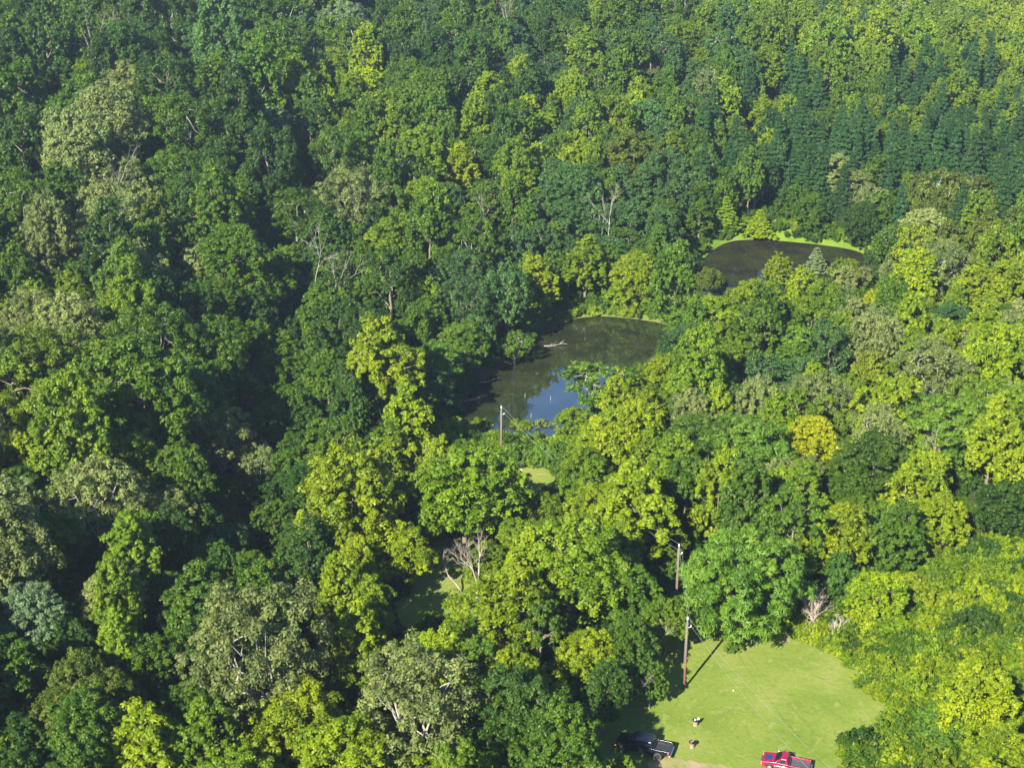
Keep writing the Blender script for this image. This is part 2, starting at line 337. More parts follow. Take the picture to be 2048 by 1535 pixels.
def make_crown(key, seed, form='broad', Rr=5.0, Hc=8.0, zb=5.0, nl=48, nsub=9, per=36, size=.36, asp=1.5, hang=0., flat_=.9, lob=(.2, .33),
               up=.3, rnd=.56, irregular=.3, gap=0, bark=None, needle=False, limbs=10, layers=0, trunk_r=.3, fork=0, subr=(.34, .55), vert=.85):
    r = R(seed); prof = PROF[form]
    ph = r.uniform(0, 6.28, 4)
    def env(az, t): return Rr * prof(np.asarray(t, float)) * (1 + irregular * (.5 * np.sin(2 * az + ph[0]) + .35 * np.sin(3 * az + ph[1] + 3 * t) + .3 * np.sin(5 * az + ph[2] - 4 * t)))
    # lobes
    if layers:
        L, lr = [], []
        for i in range(layers):
            t = (i + .4) / layers; n = max(3, int(9 * (1 - t) + 3))
            for k in range(n):
                az = 6.283 * k / n + i * 2.4 + r.normal(0, .15); rr = float(env(az, t))
                for q in np.arange(.3, 1.01, .24):
                    L.append((math.cos(az) * rr * q, math.sin(az) * rr * q, zb + Hc * t - .12 * rr * q + r.normal(0, .1)))
                    lr.append(Rr * (.09 + .13 * (1 - t)) * (1.25 - .5 * q))
        L.append((0, 0, zb + Hc * .97)); lr.append(.35)
        L = np.array(L); lr = np.array(lr); ltone = r.uniform(.3, .7, len(L))
    else:
        t = r.uniform(.02, 1, nl * 6) ** .85; az = r.uniform(0, 6.283, nl * 6)
        e = env(az, t); q = np.where(r.uniform(size=nl * 6) < .8, r.uniform(.74, .95, nl * 6), r.uniform(.2, .7, nl * 6))
        C = np.column_stack([np.cos(az) * e * q, np.sin(az) * e * q, zb + Hc * t * .93])
        keep = []; md = Rr * .3
        while len(keep) < nl and md > .3:
            for i in range(len(C)):
                if len(keep) >= nl: break
                if i in keep: continue
                if not keep or np.min(np.linalg.norm(C[keep] - C[i], axis=1)) > md: keep.append(i)
            md *= .9
        if gap: keep = [k for k in keep if r.uniform() > gap]
        L = C[keep]; lr = Rr * r.uniform(lob[0], lob[1], len(L)); ltone = r.uniform(.15, .85, len(L))
    n = len(L)
    # sub-clumps on the outer side of every lobe
    ctr = np.array([0, 0, zb + Hc * .35])
    d = unit(r, n * nsub); out = norm(np.repeat(L - ctr, nsub, 0)); d = norm(d + out * .55 + np.array([0, 0, .3]))
    rl = np.repeat(lr, nsub)
    S = np.repeat(L, nsub, 0) + d * (rl * r.uniform(.4, 1.25, n * nsub))[:, None] * np.array([1, 1, vert])
    sr = rl * r.uniform(subr[0], subr[1], n * nsub); st = np.clip(np.repeat(ltone, nsub) + r.normal(0, .1, n * nsub), 0, 1)
    V, F, tn = leaves(r, S, sr, st, per, size, asp, up, rnd, flat_, hang=hang)
    W = Wood()
    top = zb + Hc * (.95 if layers else .55)
    tx = r.normal(0, .25, 2)
    if fork:
        h0 = zb * .55; W.tube(bend(r, (0, 0, -1), (tx[0], tx[1], h0), 4, .03), np.linspace(trunk_r * 1.3, trunk_r, 4), 7)
        for k in range(fork):
            i = r.randint(n); az = 6.283 * k / fork + r.uniform(-.4, .4); 
            e = np.array([math.cos(az) * Rr * .55, math.sin(az) * Rr * .55, zb + Hc * r.uniform(.62, .85)])
            pts = bend(r, (tx[0], tx[1], h0), e, 6, .07); W.tube(pts, np.linspace(trunk_r * .75, trunk_r * .2, 6), 6)
            for q in range(5):
                s = pts[2 + q % 4]; tgt = L[np.argsort(np.linalg.norm(L - s - r.normal(0, 1.2, 3), axis=1))[r.randint(6)]]
                W.tube(bend(r, s, s + (tgt - s) * .95, 4, .1), np.linspace(trunk_r * .3, .03, 4), 5)
    else:
        pts = bend(r, (0, 0, -1), (tx[0], tx[1], top), 7, .02); W.tube(pts, np.linspace(trunk_r * 1.25, trunk_r * .25, 7), 8)
        for k in range(limbs):
            tgt = L[r.randint(n)]; h = np.clip(tgt[2] - r.uniform(1.0, 3.0), zb * .6, top); f = (h + 1) / (top + 1)
            s = np.array([tx[0] * f, tx[1] * f, h]); W.tube(bend(r, s, tgt, 4, .08), np.linspace(trunk_r * .42, .04, 4), 5)
    TV, TF = W.get()
    cm = mesh_np(key + '_crown', V, F, tn); cm.materials.append(M_NEEDLE if needle else M_LEAF)
    tm = mesh_np(key + '_trunk', TV, TF, smooth=True); tm.materials.append(bark or M_BARK)
    wdt = 2 * np.percentile(np.hypot(V[:, 0], V[:, 1]), 96)
    PROTO[key] = dict(crown=cm, trunk=tm, w=wdt, zc=(np.percentile(V[:, 2], 3) + np.percentile(V[:, 2], 99)) / 2, h=np.percentile(V[:, 2], 99.5),
                      ch=np.percentile(V[:, 2], 99) - np.percentile(V[:, 2], 3), raw=(V, F, tn, TV, TF), mats=(M_NEEDLE if needle else M_LEAF, bark or M_BARK))
    return key
KINDS = {}
def fam(name, n, **kw):
    KINDS[name] = [make_crown('%s_%d' % (name, i), hash(name) % 1 + 17 * i + sum(map(ord, name)), **kw) for i in range(n)]
fam('oak', 6, form='broad', Rr=5.0, Hc=10.2, zb=4.2, nl=64, nsub=14, per=48, size=.215, lob=(.12, .3), vert=1.35, irregular=.4)
fam('maple', 5, form='tall', Rr=4.0, Hc=12.5, zb=4.0, nl=64, nsub=13, per=48, size=.21, lob=(.13, .3), vert=1.5, irregular=.4)
fam('airy', 4, form='broad', Rr=5.6, Hc=9.5, zb=5.0, nl=70, nsub=10, per=40, size=.17, asp=1.9, lob=(.12, .25), gap=.12, vert=1.2, bark=M_PALE_BARK, fork=5, trunk_r=.22, irregular=.4, subr=(.4, .62))
fam('feather', 3, form='broad', Rr=5.4, Hc=9.6, zb=2.0, nl=64, nsub=13, per=46, size=.13, asp=4.4, hang=.3, flat_=.6, lob=(.14, .3), bark=M_PALE_BARK, rnd=.5, limbs=12)
fam('umbrella', 2, form='spread', Rr=5.0, Hc=4.8, zb=3.5, nl=44, nsub=10, per=30, size=.18, asp=2.6, flat_=.35, lob=(.15, .27), bark=M_PALE_BARK, fork=6, trunk_r=.26, gap=.1)
fam('pine', 5, form='cone', Rr=2.9, Hc=11.0, zb=1.8, layers=14, nsub=4, per=24, size=.18, asp=2.8, hang=.3, flat_=.6, needle=True, irregular=.6, limbs=4, trunk_r=.22)
fam('cedar', 2, form='tall', Rr=2.4, Hc=6.0, zb=.3, nl=50, nsub=10, per=28, size=.17, asp=2.0, lob=(.16, .34), needle=True, irregular=.3, limbs=4, trunk_r=.18)
fam('shrub', 5, form='broad', Rr=2.4, Hc=2.9, zb=.1, nl=34, nsub=9, per=30, size=.17, asp=2.4, lob=(.16, .36), irregular=.5, limbs=6, trunk_r=.07, up=.15)
fam('weed', 4, form='broad', Rr=1.6, Hc=1.4, zb=-.1, nl=18, nsub=7, per=20, size=.15, asp=3.4, hang=.2, lob=(.16, .42), irregular=.5, limbs=3, trunk_r=.03, up=.0, rnd=.9)
fam('ragged', 4, form='broad', Rr=4.8, Hc=10.5, zb=3.6, nl=46, nsub=14, per=46, size=.2, lob=(.1, .27), vert=1.2, irregular=.7, gap=.18, limbs=14)
# coarser copies for the far wood
fam('farbroad', 6, form='broad', Rr=5.0, Hc=10.2, zb=4.2, vert=1.35, irregular=.4, nl=54, nsub=12, per=32, size=.3, limbs=5, lob=(.13, .33))
fam('fartall', 5, form='tall', Rr=3.9, Hc=12.5, zb=4.0, vert=1.5, irregular=.4, nl=54, nsub=12, per=30, size=.29, lob=(.14, .34), limbs=5)
fam('farairy', 3, form='broad', Rr=5.4, Hc=9.5, zb=5.0, nl=60, nsub=10, per=20, size=.3, lob=(.16, .26), gap=.1, bark=M_PALE_BARK, fork=4, irregular=.4)
fam('farpine', 5, form='cone', Rr=2.9, Hc=13.0, zb=1.8, layers=13, nsub=4, per=14, size=.27, asp=2.4, hang=.3, flat_=.7, needle=True, limbs=2, irregular=.6, trunk_r=.14)

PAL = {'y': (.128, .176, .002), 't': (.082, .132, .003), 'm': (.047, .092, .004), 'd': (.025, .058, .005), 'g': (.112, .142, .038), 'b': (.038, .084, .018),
       'o': (.066, .092, .008), 'e': (.062, .118, .008), 'c': (.018, .052, .010), 'p': (.18, .22, .06), 'k': (.165, .190, .002), 'w': (.10, .145, .060)}
CNAME = {'y': 'yellow-green', 't': 'light green', 'm': 'mid green', 'd': 'dark green', 'g': 'pale grey-green', 'b': 'bluish green', 'o': 'olive green',
         'e': 'fresh green', 'c': 'deep green', 'p': 'pale yellowish', 'k': 'golden yellow', 'w': 'silvery green'}
FNAME = {'oak': 'rounded broadleaf tree', 'maple': 'tall narrow-topped broadleaf tree', 'airy': 'open-crowned tree with pale limbs showing', 'ragged': 'loose ragged tree', 'feather': 'feathery drooping-leaved tree',
         'umbrella': 'flat spreading tree', 'pine': 'pointed conifer', 'cedar': 'dense small evergreen', 'shrub': 'bush'}
ONAME = {'oak': 'broadleaf_tree', 'maple': 'tall_broadleaf_tree', 'airy': 'pale_limbed_tree', 'ragged': 'ragged_tree', 'feather': 'feathery_tree', 'umbrella': 'spreading_tree',
         'pine': 'pine_tree', 'cedar': 'cedar_tree', 'shrub': 'bush'}
GROUPS = {'oak': 'rounded broadleaf trees of the valley wood', 'maple': 'tall broadleaf trees of the valley wood', 'airy': 'open-crowned pale trees', 'ragged': 'loose ragged trees of the valley wood', 'feather': 'feathery trees by the clearing',
          'umbrella': 'flat spreading trees', 'pine': 'conifers in the wood', 'cedar': 'small evergreens', 'shrub': 'bushes in the brush'}
def tinted(r, c):
    k = np.array(PAL[c]); v = math.exp(r.normal(0, .10)); h = r.normal(0, .035)
    return tuple(float(a) for a in np.array([k[0] * v * (1 + h), k[1] * v, k[2] * v * (1 - h)]))
PLACED = []    # dict(px, py, w, kind, c, x, y, rad)
PROTO_USE = {}
def solve(px, py, wpx, kind, sz, key):
    P = PROTO[key]; hc = 10.0; wm = 10
    for _ in range(5):
        x, y = at(px, py, hc); _, _, d = project(x, y, tz(x, y) + hc)
        wm = wpx * d / FPX; s = wm / P['w']; hc = P['zc'] * s * sz
    return x, y, s, s * sz
def plan_tree(kind, px, py, wpx, c, sz=1.0, seed=None):
    r = R(int(px * 7 + py * 13) % 100000); key = KINDS[kind][r.randint(len(KINDS[kind]))]
    x, y, s, s2 = solve(px, py, wpx, kind, sz, key)
    PLACED.append(dict(px=px, py=py, w=wpx, kind=kind, c=c, x=x, y=y, s=s, sz=s2, key=key, rz=r.uniform(0, 6.28), tint=tinted(r, c), man=True, rad=PROTO[key]['w'] * s / 2))

# ------------------------------------------------------------------ trees read off the photograph
TREES = '''
airy 830 1400 285 g 1.0;airy 515 1290 290 g 1.1;oak 600 1455 230 y;oak 700 1545 250 y;oak 470 1590 220 t;oak 880 1530 150 y;maple 740 1210 125 t;oak 690 1290 120 y
oak 705 990 225 y 1.15;oak 795 1100 140 y;oak 930 975 215 t;oak 1010 1215 205 y;oak 1150 1130 230 t;oak 1260 1180 150 m;oak 1175 1315 140 y;oak 1332 1240 100 t 1.2;oak 1262 1290 120 m 1.3;oak 1212 1375 110 d 1.4;oak 1300 1360 70 m 1.4;oak 1030 1420 190 d 1.3;oak 1130 1490 190 m 1.35;oak 1000 1540 150 m
maple 1270 1010 160 y;oak 1170 955 135 t;oak 1245 875 165 y;oak 1330 1080 90 t;feather 1400 900 180 e;feather 1500 910 190 e;feather 1485 1162 240 e 1.12;oak 1425 1060 60 m;feather 1560 1060 110 e;oak 1672 1075 150 y;cedar 1680 1160 88 d 1.2;oak 1755 1185 115 y;oak 1620 880 125 k;maple 1605 985 120 t
feather 1745 930 170 m;feather 1905 865 190 e;feather 2010 840 190 t;oak 1885 1040 120 y;maple 1805 1060 110 m;oak 2010 1010 130 d;oak 1700 990 110 m;oak 1430 1010 90 m
airy 80 720 190 t;airy 120 830 200 t;oak 220 820 120 g;airy 60 640 150 g;oak 240 920 140 t;airy 190 990 200 g;oak 40 990 130 m;airy 430 860 150 g;airy 515 930 130 g;oak 270 1000 110 o
maple 262 1090 135 t 1.1;oak 225 1190 150 g;oak 90 1090 150 t;oak 55 1230 150 w;oak 130 1280 110 d;oak 130 1430 150 o;oak 45 1480 130 d;oak 215 1400 140 o;oak 300 1320 130 m;oak 170 1340 110 o;maple 295 1500 170 y;maple 405 1510 110 t;oak 365 940 110 m 1.5;oak 340 1060 100 d 1.5;oak 400 800 110 m 1.4;oak 430 700 120 m 1.4;oak 400 1230 90 y
oak 340 1180 90 m;oak 20 1350 110 m;oak 380 1400 110 m;oak 10 1560 150 d;oak 130 1560 150 d
airy 230 445 150 g;airy 248 355 105 g;oak 45 570 100 t;oak 130 590 115 t;oak 455 410 115 t;oak 470 510 150 m;airy 705 385 135 g;maple 840 310 100 t;oak 850 400 110 t;maple 915 330 82 y;airy 930 465 92 g
oak 770 490 115 t;maple 640 600 70 m;oak 440 600 110 m;oak 530 560 130 m;maple 765 725 150 y 1.1;oak 785 680 95 t;maple 655 745 95 m;feather 870 735 120 e;feather 925 690 115 e;umbrella 1030 688 85 e;feather 852 780 95 b;maple 820 860 70 e
maple 1070 560 90 y;maple 880 575 85 b;shrub 1000 625 55 y;shrub 1050 640 65 o;maple 1172 520 100 t;oak 1270 550 110 y;cedar 1350 530 80 o;oak 1420 555 52 o;shrub 1225 590 60 t;shrub 1300 600 55 t
oak 1150 380 130 b;oak 1265 310 115 o;maple 1290 380 85 b;maple 1350 400 80 b;maple 1400 430 58 m;pine 1452 425 56 t .55;pine 1520 445 50 y .5;pine 1590 400 50 t .6;oak 1130 440 95 b;maple 1085 480 80 b;oak 1230 440 95 b;maple 1330 460 80 b
oak 1722 440 85 d;oak 1842 455 92 p;oak 1680 350 100 g;umbrella 1955 380 115 o;umbrella 2030 395 80 o;oak 1620 420 80 m;oak 1590 400 75 m;shrub 1640 460 50 m
oak 1510 615 130 y;oak 1435 640 110 t;maple 1605 580 80 y;oak 1650 600 100 t;cedar 1632 525 58 w;oak 1760 620 100 k;feather 1600 700 110 e;feather 1670 705 100 e;airy 1640 800 145 g;airy 1865 740 150 g;maple 1945 580 85 y;maple 2000 570 85 y;oak 1790 580 90 t
oak 1370 690 110 b;oak 1330 755 105 y;oak 1425 745 100 m;umbrella 1205 768 165 e;feather 1150 850 90 t;maple 1180 890 80 t;oak 1470 720 90 t;oak 1380 830 110 m;oak 1310 810 95 t;oak 1480 810 100 b;oak 1555 800 80 m
shrub 925 862 72 t;shrub 965 852 60 t;shrub 1045 855 55 t;shrub 1082 850 50 g;shrub 872 875 60 y;shrub 905 850 50 y;shrub 875 830 60 t;oak 835 835 85 t;oak 800 780 90 y;shrub 1030 905 90 e;shrub 1085 905 90 e;shrub 840 890 95 y;shrub 765 865 100 y;shrub 710 865 85 t;shrub 820 935 100 o;shrub 950 915 100 t
maple 1770 800 65 y;maple 1805 790 62 y;oak 1990 720 90 b;oak 1900 640 95 b;oak 2010 650 95 m;oak 1700 780 80 t;oak 1740 700 90 t;oak 1840 690 80 t;oak 1560 540 70 y;oak 1690 540 60 t
maple 505 90 60 b;maple 600 140 62 w;oak 555 170 80 w;maple 555 260 80 w;oak 690 50 110 w;maple 800 60 55 w;oak 670 130 90 y;oak 700 210 80 m;maple 170 150 60 t;oak 260 170 110 g;airy 220 60 100 o;airy 75 230 85 g;oak 90 60 80 o;oak 30 290 80 t
oak 370 190 90 m;oak 420 100 80 d;oak 480 230 80 t;oak 300 260 80 o;maple 1170 100 80 t;maple 1040 150 70 y;maple 975 190 80 y;maple 1050 230 70 y;maple 1120 180 60 t;maple 1340 90 60 t
oak 1370 200 65 b;maple 1760 80 75 t;oak 1890 130 90 t;oak 1860 50 60 g;oak 1950 60 90 t;oak 2000 150 75 o;oak 1800 110 80 y;oak 1730 190 60 t;oak 1990 210 60 m;oak 620 30 70 w
shrub 1468 1292 40 e;shrub 1720 1240 110 y;shrub 1790 1250 120 t;shrub 1840 1190 120 y;shrub 1850 1290 120 t;shrub 1960 1240 130 d;shrub 1970 1330 120 t;oak 1950 1390 170 y;shrub 2030 1420 120 y;feather 1900 1440 120 e;shrub 1830 1370 110 t;shrub 1760 1320 90 y;oak 2010 1510 150 y;shrub 1870 1530 120 t;shrub 1790 1440 90 t;shrub 1780 1510 110 y;shrub 1730 1520 60 y;shrub 1690 1260 80 t;shrub 1700 1180 60 t
shrub 1910 1130 110 t;shrub 2000 1130 120 t;shrub 1850 1100 90 o;shrub 1960 1180 110 y;shrub 2030 1260 100 m;shrub 1245 1525 45 y;shrub 1650 1245 50 e;shrub 1910 1200 100 y;maple 1250 1550 70 t;shrub 2030 1180 90 y
oak 970 1120 90 t;oak 840 1300 90 m;oak 960 1290 90 y;oak 860 1060 60 m;oak 1090 1020 90 t;oak 1045 1075 100 t;oak 1110 1070 90 t
'''
for row in TREES.replace('\n', ';').split(';'):
    a = row.split()
    if len(a) < 5: continue
    plan_tree(a[0], float(a[1]), float(a[2]), float(a[3]), a[4], (float(a[5]) if len(a) > 5 else 1.0) * (.84 if a[0] in ('oak', 'maple') else 1))

r = R(31)
for t in PLACED:
    if t['kind'] == 'shrub' and t['w'] > 80: t['s'] *= .72; t['sz'] *= .8; t['w'] *= .72; t['rad'] *= .72
BRP = np.array([(1640, 1250), (1700, 1190), (1800, 1130), (1960, 1080), (2080, 1090), (2080, 1560), (1700, 1560), (1700, 1500), (1780, 1440), (1700, 1320)], float)
k = 0
while k < 62:
    px, py = r.uniform(1640, 2080), r.uniform(1080, 1560)
    if not inside(np.array([[px, py]]), BRP)[0]: continue
    if inside(np.array([[px - 22, py + 14], [px, py + 20], [px - 25, py]]), np.array([(1640, 1290), (1700, 1318), (1745, 1370), (1775, 1405), (1795, 1440), (1770, 1475), (1700, 1500), (1690, 1560), (1400, 1560)], float)).any(): continue
    if min(math.hypot(px - t['px'], (py - t['py']) * 1.3) / (t['w'] + 45) for t in PLACED) < .3: continue
    plan_tree('shrub', px, py, r.uniform(38, 68), 'ytytyme'[r.randint(7)], r.uniform(.7, 1.2)); k += 1
# ------------------------------------------------------------------ trees between them
KEEP_CLEAR = [  # seen open ground, water and objects: no scattered tree may hide them
    [(900, 872), (905, 830), (960, 785), (1000, 745), (1070, 705), (1090, 665), (1140, 635), (1200, 620), (1350, 640), (1310, 690), (1250, 735), (1180, 735), (1120, 770), (1115, 890), (1060, 885), (1000, 880)],
    [(1380, 512), (1440, 462), (1500, 455), (1700, 480), (1750, 500), (1720, 520), (1600, 530), (1500, 560), (1425, 592), (1400, 550)],
    [(1190, 1600), (1190, 1450), (1250, 1300), (1340, 1240), (1345, 1090), (1360, 1090), (1385, 1200), (1500, 1280), (1560, 1230), (1610, 1190), (1650, 1190), (1700, 1330), (1770, 1440), (1700, 1490), (1690, 1600)],
    [(780, 1240), (830, 1180), (860, 1080), (900, 1090), (900, 1170), (940, 1170), (930, 1230), (860, 1250)],
    [(1005, 925), (1060, 920), (1115, 945), (1110, 985), (1040, 985)],
    [(900, 1190), (900, 1120), (950, 1065), (985, 1065), (975, 1150), (930, 1185)]]
BRUSH = [(1480, 1290), (1620, 1190), (1700, 1200), (1800, 1130), (1960, 1080), (2300, 1080), (2300, 1700), (1690, 1700), (1690, 1490), (1770, 1440), (1690, 1320)]
KC = [np.array(p, float) for p in KEEP_CLEAR]; BR = np.array(BRUSH, float)
GRID = '''ddm dmm dmd dbd bbm wbm dmb dmm bmd tbm tmb mtb tyt tyb gtt yty
dmm dmd dmm dmb dmt mty dmm dmd btm tym tmb tgy tmc tcm ctc ctt
ddm dmg mdm mmd dmd mmd mdm dtm tym tbm bmb cdm ccc ccc ccc ccc
mdm gdm omg mtd mdd gdm mtd bmb bmb bmm bbm mcm mom gmc tmo otm
ttm mmd dmm mdm ddd dmd dmt dbm tmb tmy tym ytm tmy tgm tyg tyg
tyg tgt dmt mmd ddd ddd dme emt tmm myt tym mty tmb gty yty ytg
gyt gtt dmt mmd ddd ddm yem tyy tyy tey mty tyg mtg tgy gty yty
tyg gtt dgt dgm ddd dmm yyt tyy yyt yty emt yyt ety tye yty tye
ttg tgt mtm mmd ddd yty yty tym yty tyy ett emt yty tyy yty tyt
dmt mtm mtg mmd mtd dyt tyt mty tym mtd tme ety ytm ytt tyy tyd
odm omt mot mgt gty yty ytm mdt mty tdm mdt mee yty yty yty ymt
mtm tom omt ytm tyt yty yty dmy dmm mdd mtm mty tty yty yty tyt'''.split('\n')
GRID = [g_.split() for g_ in GRID]
r = R(5)
cand = []
hx = 5.6
for gyv in np.arange(118, 760, hx * .87):
    half = gyv * .385 + 40
    for gxv in np.arange(-half, half, hx):
        x = gxv + r.uniform(-2.1, 2.1); y = gyv + r.uniform(-2.1, 2.1); cand.append((x, y))
cand = np.array(cand); r.shuffle(cand)
cz = terrain(cand[:, 0], cand[:, 1])
allp = [(t['x'], t['y'], t['rad']) for t in PLACED]
bad = np.zeros(len(cand), bool); HOLLOW_IN = inside(cand, HOLLOW)
for poly, m_ in ((POND1, 2.5), (POND2, 3.0), (LAWN1, 1.5), (LAWN2, 1.), (LAWN3, 1.), (BANK, 2.), (BANK2, 2.)):
    bad |= inside(cand, poly) | (seg_dist(cand, poly) < m_)
cell = {}
def near_ok(x, y, rad):
    i, j = int(x // 12), int(y // 12)
    for a in (i - 1, i, i + 1):
        for b in (j - 1, j, j + 1):
            for (u, v, q) in cell.get((a, b), ()):
                if math.hypot(x - u, y - v) < (.5 if rad < 3.4 else .62) * (rad + q): return False
    return True
def put(x, y, rad): cell.setdefault((int(x // 12), int(y // 12)), []).append((x, y, rad))
for t in PLACED: put(t['x'], t['y'], t['rad'] * .92)
for (x, y), z, b in zip(cand, cz, bad):
    if b: continue
    cx, cy, d = project(x, y, z + 10)
    gi, gj = int(np.clip(cy // 128, 0, 11)), int(np.clip(cx // 128, 0, 15))
    gi = int(np.clip((cy + r.normal(0, 30)) // 128, 0, 11)); gj = int(np.clip((cx + r.normal(0, 30)) // 128, 0, 15))
    c = GRID[gi][gj][r.randint(3)]
    big = 1.0 + .2 * (x < -40) + .3 * (x < -50 and y > 300) + .12 * (y > 420)
    if c == 'c': kind = 'pine' if r.uniform() < .93 else 'maple'
    elif c == 'g': kind = 'airy' if r.uniform() < .6 else 'oak'
    elif c in 'yt' and y > 330: kind = 'maple' if r.uniform() < .6 else 'oak'
    elif c == 'e': kind = 'feather'
    else: kind = ['oak', 'maple', 'ragged', 'airy', 'maple', 'ragged'][r.randint(6)]
    g0 = project(x, y, z)
    if inside(np.array([[g0[0], g0[1]]]), BR)[0] : continue
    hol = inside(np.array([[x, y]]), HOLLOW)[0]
    if hol: c = 'dmm'[r.randint(3)]; kind = 'oak'  # darker greens put part of the hollow's shade into the leaf colour
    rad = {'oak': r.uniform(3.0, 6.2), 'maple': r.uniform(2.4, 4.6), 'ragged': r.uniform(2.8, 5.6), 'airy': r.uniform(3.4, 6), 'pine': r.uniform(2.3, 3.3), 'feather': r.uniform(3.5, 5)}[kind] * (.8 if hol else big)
    rr = rad
    if not near_ok(x, y, rad):
        rad *= .72
        if not near_ok(x, y, rad): continue
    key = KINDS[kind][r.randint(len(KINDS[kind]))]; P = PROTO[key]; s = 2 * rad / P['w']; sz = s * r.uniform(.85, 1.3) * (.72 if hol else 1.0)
    if kind == 'pine': sz = s * r.uniform(.7, 1.35)
    # crown outline in the picture
    c0 = project(x, y, z + P['zc'] * sz); wp = rad / c0[2] * FPX; t0 = project(x, y, z + P['h'] * sz)[1]
    pts = np.array([[c0[0] + a * wp, c0[1] + b_ * (c0[1] - t0)] for a in (-.85, 0, .85) for b_ in (-.9, 0, .8)])
    if any(inside(pts, k).any() for k in KC): continue
    if g0[1] < 1535 * 1.35 and c0[0] > -500 and c0[0] < 2548:
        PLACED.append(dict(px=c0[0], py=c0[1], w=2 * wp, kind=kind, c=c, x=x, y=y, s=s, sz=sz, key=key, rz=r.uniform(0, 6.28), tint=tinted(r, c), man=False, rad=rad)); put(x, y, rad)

# the biggest in view stand on their own, the rest is the far wood
def in_view(t, m=.35):
    return -m * t['w'] < t['px'] < PW + m * t['w'] and -m * t['w'] < t['py'] < PH + m * t['w']
view = [t for t in PLACED if in_view(t)]
bush = [t for t in view if t['kind'] in ('shrub',)]
trees = sorted([t for t in view if t['kind'] != 'shrub'], key=lambda t: -t['w'] * (1.25 if t['man'] else 1))
single = trees[:300] + bush
print('PLACED', len(PLACED), 'view', len(view), 'single', len(single), 'last w', trees[min(299, len(trees) - 1)]['w'])
ids = {id(t) for t in single}
rest = [t for t in PLACED if id(t) not in ids]

# ------------------------------------------------------------------ labels: colour, form, where it stands, and its order among its like
ZONES = [(90, 90, 'in the top left corner'), (330, 110, 'round the forked bare trunks, upper left'), (560, 110, 'near the top edge among silvery crowns'), (800, 110, 'at the top edge, left of centre'), (1040, 110, 'at the top edge near the pinkish bare tree'), (1280, 110, 'at the top edge above the bluish grove'), (1540, 110, 'at the top edge above the conifers'), (1800, 90, 'in the top right above the conifers'), (1990, 150, 'in the far top right corner'), (100, 330, 'at the left edge below the corner'), (330, 330, 'on the hillside above the forked pale crown'), (560, 330, 'on the hillside left of the fallen limb'), (800, 330, 'on the hillside right of the fallen limb'), (1010, 320, 'on the slope left of the bluish grove'), (1230, 380, 'in the grove left of the upper pond'), (1420, 380, "behind the upper pond's left end"), (1640, 400, "behind the upper pond's grassy bank"), (1850, 420, 'beside the pale crown past the upper pond'), (1700, 250, 'among the dark conifers'), (1950, 280, 'at the right end of the conifers'), (90, 520, 'at the left edge, upper half'), (330, 540, 'in the left wood below the forked crown'), (520, 620, 'in the dark hollow of the left wood'), (760, 560, 'left of the white leaning limbs'), (720, 730, 'beside the tall bright tree by the pond'), (910, 720, "on the lower pond's left shore"), (960, 560, 'behind the lower pond at left'), (1200, 560, 'between the two ponds'), (1390, 560, "at the upper pond's near left shore"), (1540, 600, 'in front of the upper pond'), (1740, 620, "below the upper pond's right end"), (1950, 620, 'at the right edge, level with the ponds'), (90, 760, 'in the leafy mass at the left edge'), (260, 900, 'below the leafy mass at left'), (470, 900, 'among grey-green crowns left of centre'), (770, 890, 'in the brush left of the far pole'), (980, 870, "on the lower pond's dam"), (1190, 800, "on the lower pond's right shore"), (1400, 760, 'right of the lower pond'), (1640, 780, 'round the grey single-trunked tree, right'), (1870, 780, 'above the big feathery trees, right'), (80, 1080, 'at the left edge above the silvery crown'), (270, 1120, 'round the tall bright tree, lower left'), (490, 1080, 'in the hollow above the two grey crowns'), (710, 1030, 'left of the shaded inner lawn'), (940, 990, 'below the far pole and dish'), (1200, 960, 'between the far and middle poles'), (1430, 920, 'in the feathery group above the middle pole'), (1650, 930, 'round the golden tree'), (1880, 950, 'below the big feathery trees, right'), (70, 1300, 'beside the silvery crown, lower left'), (250, 1400, 'in the bottom left corner'), (450, 1350, 'round the left big grey crown'), (640, 1420, 'between the two big grey crowns'), (850, 1400, 'at the right big grey crown'), (1040, 1230, 'beside the white dead tree'), (1080, 1460, 'left of the black pickup'), (1250, 1240, 'left of the near pole'), (1480, 1150, 'at the lawn head right of the middle pole'), (1690, 1120, 'behind the two bare grey bushes'), (1850, 1150, 'on the slope below the dark leafy tree'), (1760, 1350, 'on the brush right of the lawn'), (1940, 1330, 'on the brush at the right edge'), (1800, 1510, 'in the bottom right corner')]
ORD = ['first', 'second', 'third', 'fourth', 'fifth', 'sixth', 'seventh', 'eighth', 'ninth', 'tenth', 'eleventh', 'twelfth']
zc_ = np.array([(a, b) for a, b, _ in ZONES], float)
buckets = {}
SHORT = {'oak': 'rounded tree', 'maple': 'tall tree', 'airy': 'open pale-limbed tree', 'ragged': 'loose ragged tree', 'feather': 'feathery tree', 'umbrella': 'flat-topped tree', 'pine': 'pointed conifer', 'cedar': 'small evergreen', 'shrub': 'bush'}
for t in single:
    px, py = np.clip(t['px'], 0, PW), np.clip(t['py'], 0, PH)
    z = int(np.argmin(np.hypot(zc_[:, 0] - px, zc_[:, 1] - py))); buckets.setdefault((CNAME[t['c']], t['kind'], z), []).append(t)
